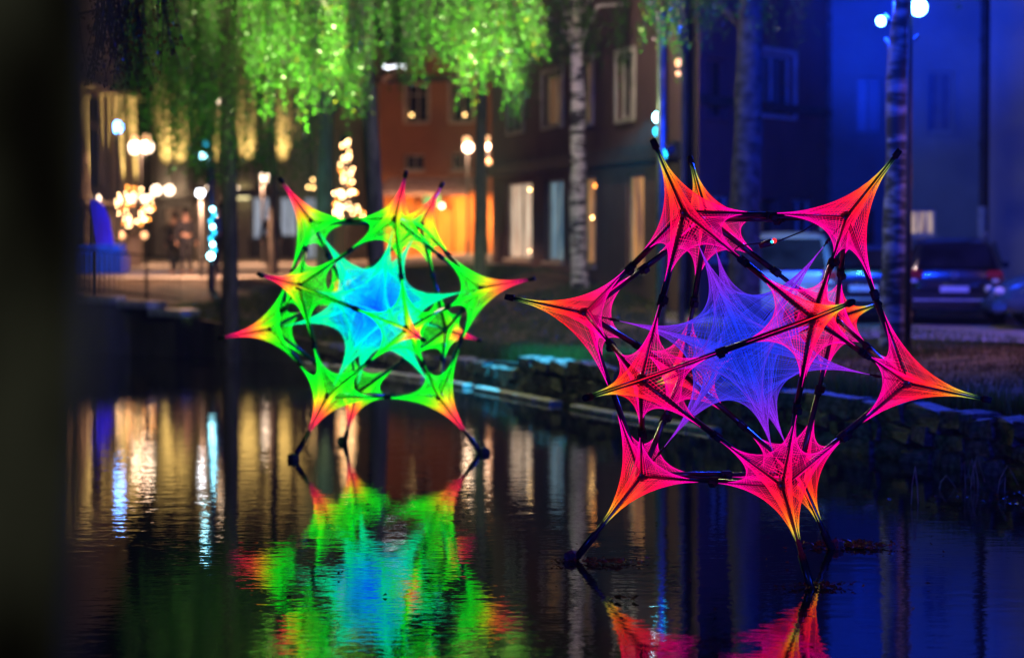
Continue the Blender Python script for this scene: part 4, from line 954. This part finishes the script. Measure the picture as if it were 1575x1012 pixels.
    # inner star: strings between neighbouring rays
    seg = []; rc = core * R_; r = random.Random(3); nn = int(n * 1.6)
    for i in range(12):
        for j in NB[i]:
            if j > i:
                for k in range(nn + 1):
                    u = k / nn; p, q = IV[i]*rc*u, IV[j]*rc*(1-u); w_ = abs(u-.5); seg.append((p, q, max(u, .0)*.9 if u > .5 else .3*u, max(1-u, 0)*.9 if u < .5 else .3*(1-u)))
    o = link('inner_star', strings('inner_star', seg, rad * 1.1, mat, core_stops), t); put(o, Matrix())
    cd = MB().tube([(0,0,rc*.97),(0,0,nr)], .006, 5).data('tether', M['rubber'])
    ck = MB().tube([(0,0,rc*1.0),(0,0,rc+.05)], .012, 6).data('tether_knot', M['rubber'])
    for i in range(12):
        o = link('tether', cd, t); put(o, Matrix(frame_of(i, NB[i][0]).tolist()).to_4x4()); link('tether_knot', ck, o)
    return t, X
rotR = [[0.3077,-0.9278,0.2111],[-0.3913,-0.4262,0.8156],[-0.6599,-0.7356,-0.1527],[-0.1736,0.6018,0.7795],[-0.6083,0.1012,-0.7872],[0.9574,-0.2097,-0.1986],[0.1736,-0.6018,-0.7795],[0.6083,-0.1012,0.7872],[-0.9574,0.2097,0.1986],[-0.3077,0.9278,-0.2111],[0.3913,0.4262,-0.8156],[0.6599,0.7356,0.1527]]
rotL = [[-0.6307,-0.7424,0.2258],[-0.9687,0.1638,-0.1868],[-0.3975,-0.4988,-0.7702],[-0.3332,0.9309,0.1497],[0.5909,-0.1412,-0.7943],[0.2136,-0.5353,0.8172],[0.3332,-0.9309,-0.1497],[-0.5909,0.1412,0.7943],[-0.2136,0.5353,-0.8172],[0.6307,0.7424,-0.2258],[0.9687,-0.1638,0.1868],[0.3975,0.4988,0.7702]]
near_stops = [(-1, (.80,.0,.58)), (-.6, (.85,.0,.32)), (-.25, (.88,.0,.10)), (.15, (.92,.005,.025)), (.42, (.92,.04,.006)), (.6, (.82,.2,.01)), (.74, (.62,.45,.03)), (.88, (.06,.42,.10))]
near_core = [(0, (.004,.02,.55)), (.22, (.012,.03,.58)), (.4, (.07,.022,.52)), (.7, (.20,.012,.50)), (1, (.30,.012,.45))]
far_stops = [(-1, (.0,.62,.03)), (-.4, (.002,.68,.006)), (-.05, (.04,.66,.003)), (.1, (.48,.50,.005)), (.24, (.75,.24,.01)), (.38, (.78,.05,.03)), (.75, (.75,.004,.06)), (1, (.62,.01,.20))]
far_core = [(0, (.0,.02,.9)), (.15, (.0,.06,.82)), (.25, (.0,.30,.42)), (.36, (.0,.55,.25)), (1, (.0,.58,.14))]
RS = 1.875; CR, CL = (1.8075, 18.869, 1.699), (-1.616, 28.504, 1.683)
sr, _ = sculpture(rotR, CR, RS, 'near star shaped frame strung with red and magenta threads round a violet blue core', near_stops, near_core, 23, .0015, M['string_near'], group=None, bottom=(4, 6, 10))
slf, _ = sculpture(rotL, CL, RS, 'farther star shaped frame strung with glowing lime green threads round a turquoise core', far_stops, far_core, 21, .0028, M['string_far'], core=.62, arm=.54, lift=.024, bottom=(4, 2, 8))
# concrete feet on the bed of the canal
fm = MB().add([(-.16,-.16,-.5),(.16,-.16,-.5),(.16,.16,-.5),(-.16,.16,-.5),(-.10,-.10,.10),(.10,-.10,.10),(.10,.10,.10),(-.10,.10,.10),(0,0,.14)], [(3,2,1,0),(0,1,5,4),(1,2,6,5),(2,3,7,6),(3,0,4,7),(4,5,8),(5,6,8),(6,7,8),(7,4,8)]).data('foot_weight', M['concrete'])
for (rv, c, ids, nm) in ((rotR, CR, (4, 6, 10), 'red'), (rotL, CL, (4, 2, 8), 'green')):
    for i in ids:
        p = Vector(c) + Vector(rv[i]) * RS * 1.17
        side = 'left' if p.x < c[0] - .5 else ('nearest' if p.y < c[1] else 'farthest')
        if nm == 'green': side = {4: 'right', 2: 'left', 8: 'middle'}[i]
        o = link('foot_weight', fm, None, (p.x, p.y, (0 if not (nm == 'red' and i == 6) else -.11))); o.rotation_euler.z = random.uniform(0, 1.5); o.scale = (.45, .45, .6)
        setp(o, f'dark wet block in the water under the {side} leg of the {nm} string sculpture', 'foot weight', 'foot weights of the string sculptures')
# debris caught round the feet, reeds
def debris(c, n, rx, ry, label, mat='leaf_brown', big=.03):
    v = []; f = []; tn = []
    for k in range(n):
        x, y = c[0] + random.gauss(0, rx), c[1] + random.gauss(0, ry); a = random.uniform(0, PI); s_ = random.uniform(.3, 1) * big; z = random.uniform(.004, .03); i = len(v)
        v += [(x - s_*math.cos(a), y - s_*math.sin(a), z), (x + s_*.4*math.sin(a), y - s_*.4*math.cos(a), z + random.uniform(-.003, .02)), (x + s_*math.cos(a), y + s_*math.sin(a), z + random.uniform(0, .02)), (x - s_*.4*math.sin(a), y + s_*.4*math.cos(a), z)]
        f.append((i, i+1, i+2, i+3)); tn += [random.random()] * 4
    m = mesh_data('water_weed', v, f, M[mat]); at_ = m.attributes.new('tint', 'FLOAT', 'POINT'); at_.data.foreach_set('value', tn)
    return setp(link('floating_leaves', m), label, 'floating leaves', kind='stuff')
pk = at(1305, 843, 20.0); debris((pk.x, 19.9), 500, .16, .10, 'clump of wet weed caught round the farthest foot of the red sculpture', big=.035)
debris((at(920, 865, 19).x, 18.9), 160, .16, .07, 'leaves floating beside the left foot of the red sculpture')
debris((at(1255, 905, 17.7).x, 17.6), 160, .10, .05, 'bits of weed round the nearest foot of the red sculpture')
debris((6.2, 23.2), 900, .8, .35, 'mat of weed and twigs on the water by the stone wall at the right', big=.045)
debris((1.5, 19.5), 70, 2.6, 2.6, 'few scattered leaves drifting on the dark water round the red sculpture', big=.035)
debris((at(960, 919, 17).x, 17.0), 12, .05, .01, 'few leaves floating in front of the left foot', big=.05)
def reed_tuft(px, py, stems, label):
    Y = 1 and H * F / (py - 352); x = XC(px, Y); t = empty('reed', (x, Y, 0), label=label, cat='reeds')
    for (dx0, dx1, h, dx2, h2) in stems:
        MB().tube([(dx0, 0, -.05), (dx0*.7+dx1*.3, .01, h*.5), (dx1, .02, h), ((dx1+dx2)/2, .03, (h+h2)/2+.01), (dx2, .03, h2)], [.005,.005,.004,.0035,.003], 5).build('stem', M['reed'], t)
    return t
reed_tuft(1410, 776, [(-.04, .0, .36, .03, .16), (.03, .0, .30, .0, .33)], 'single bent reed standing in the water left of the weed mat')
reed_tuft(1492, 752, [(-.03, -.04, .28, .05, .02), (.06, .04, .3, -.01, .1), (.02, .09, .33, .17, .06), (.10, .06, .27, .12, .0)], 'tuft of bent reeds in the middle of the weed mat')
reed_tuft(1545, 760, [(-.06, .05, .28, .16, .08), (.02, .03, .16, -.02, .09)], 'bent reed at the right end of the weed mat')
reed_tuft(1458, 752, [(-.08, .0, .13, .1, .0)], 'low arched reed between the single reed and the tuft')
# small lamp on a cable under the top strut of the near sculpture
sp = at(1187, 372, 19.5); o = empty('cable_lamp', tuple(sp), label='small lamp with red and blue glints on a cable under the red sculpture top', cat='lamp')
MB().tube([(-.10, 0, -.035), (-.01, 0, -.005), (.01, 0, .0)], [.02, .03, .026], 12).build('housing', M['black_tube'], o, True)
MB().sphere((.018, -.012, .008), .022, 10, 6).build('lens', emit_mat('red_glow', (1, .03, .03), 1.5), o); MB().sphere((.0, -.03, .0), .012, 8, 5).build('glint', M['led_cyan_dim'], o)
MB().tube([tuple(at(1262, 338, 19.5) - sp), tuple(at(1235, 356, 19.5) - sp), (.06, 0, .01), (0, 0, 0), (-.25, 0, -.03), tuple(at(1130, 384, 19.4) - sp)], .006, 5).build('cable', M['rubber'], o)
# ------------------------------------------------------------ remaining lights: beams of the lamps, inferred floodlights and added fills
BLUE = (.005, .045, 1); TEAL = (.01, .62, 1)
p = at(1413, 12, 37.0)
lamp('SPOT', (p.x, 36.6, p.z), BLUE, 6000, tgt=(1.9, 18, .8), size=.12, cone=70, blend=.8)
lamp('POINT', (p.x - .25, 37.5, p.z + .1), BLUE, 5200, size=.1)
lamp('POINT', (p.x - 1.8, 34.2, 5.6), BLUE, 850, size=.1)  # added weak blue fill on the front of the birch and cars
w = at(1400, 10, 50.5); lamp('SPOT', (p.x + .15, 37.6, p.z + .2), BLUE, 11000, tgt=w, size=.1, cone=27, blend=1)  # added wall spot, its pool imitates the blue halo round the lamp
lamp('SPOT', (9.5, 9.5, 2.2), BLUE, 3200, tgt=(4.2, 24, .6), size=.1, cone=60, blend=.8)
lamp('SPOT', (-5.5, 9.5, 1.8), BLUE, 900, tgt=(1.2, 20, 1.2), size=.1, cone=50, blend=.8)
lamp('SPOT', (5.9, 39.6, 6.4), (.1, .7, 1), 1100, tgt=(5.3, 43.8, 1.2), size=.1, cone=36, blend=.9)  # added unseen teal spot to bring out the silver suv
q = at(1355, 33, 37); lamp('SPOT', (q.x - .2, 36.6, q.z), BLUE, 500, tgt=(0, 27, 0), size=.1, cone=60, blend=.8)
p = at(1013, 181, 40)
lamp('SPOT', (p.x - .1, 39.6, p.z), TEAL, 6500, tgt=(.2, 38.2, .1), size=.1, cone=62, blend=.8)
# green floodlights on the bank that light the birch leaves from below
lamp('SPOT', (-3.2, 41.5, .9), (.78, 1, .4), 36000, tgt=(-3.9, 45, 7.2), size=.1, cone=36, blend=.9)
lamp('SPOT', (-.7, 42.8, .9), (.78, 1, .4), 32000, tgt=(-.45, 45.6, 7), size=.1, cone=34, blend=.9)
lamp('SPOT', (-5.5, 41, 1.0), (.55, .95, .25), 1600, tgt=(-7.2, 47.5, 6.6), size=.1, cone=60, blend=1)
lamp('SPOT', (-6, 52.5, 1.6), (.1, .9, .7), 500, tgt=(-4.3, 56, 5), size=.1, cone=50)
lamp('SPOT', (2.1, 36.0, 1.0), (.8, 1, .3), 5000, tgt=(2.42, 38.5, 6.1), size=.06, cone=20)
# added unseen fill lights over the banks and for the foreground trunk
lamp('POINT', (-.6, 39.3, 6.9), (.75, .85, .35), 800, size=.15)
lamp('POINT', (1.2, 44, 8.6), (.95, .6, .6), 640, size=.15)
lamp('SPOT', (9.8, 36.4, 6.6), (1, .42, .5), 900, tgt=(8.2, 37.6, 1), size=.1, cone=110, blend=.8)
lamp('POINT', (-5.2, 44.3, 8.4), (.85, .75, .38), 850, size=.15)
lamp('POINT', (1.2, .2, 4.6), (.9, .9, .7), 62, size=.3)

# thin mist, added for a halo round the floodlights and a slight veil
if HAZE:
    hz = MB().box((-130, -12, -2.4), (60, 135, 13.5)); m = bpy.data.materials.new('mist'); m.use_nodes = True; n = m.node_tree; n.nodes.clear()
    o_ = n.nodes.new('ShaderNodeOutputMaterial'); v_ = n.nodes.new('ShaderNodeVolumePrincipled'); v_.inputs['Color'].default_value = (.9, .92, .95, 1)
    v_.inputs['Density'].default_value = HAZE; n.links.new(v_.outputs[0], o_.inputs['Volume'])
    o = hz.build('haze', m); o['kind'] = 'stuff'; o['label'] = 'thin night mist over the canal and square'; o['category'] = 'haze'
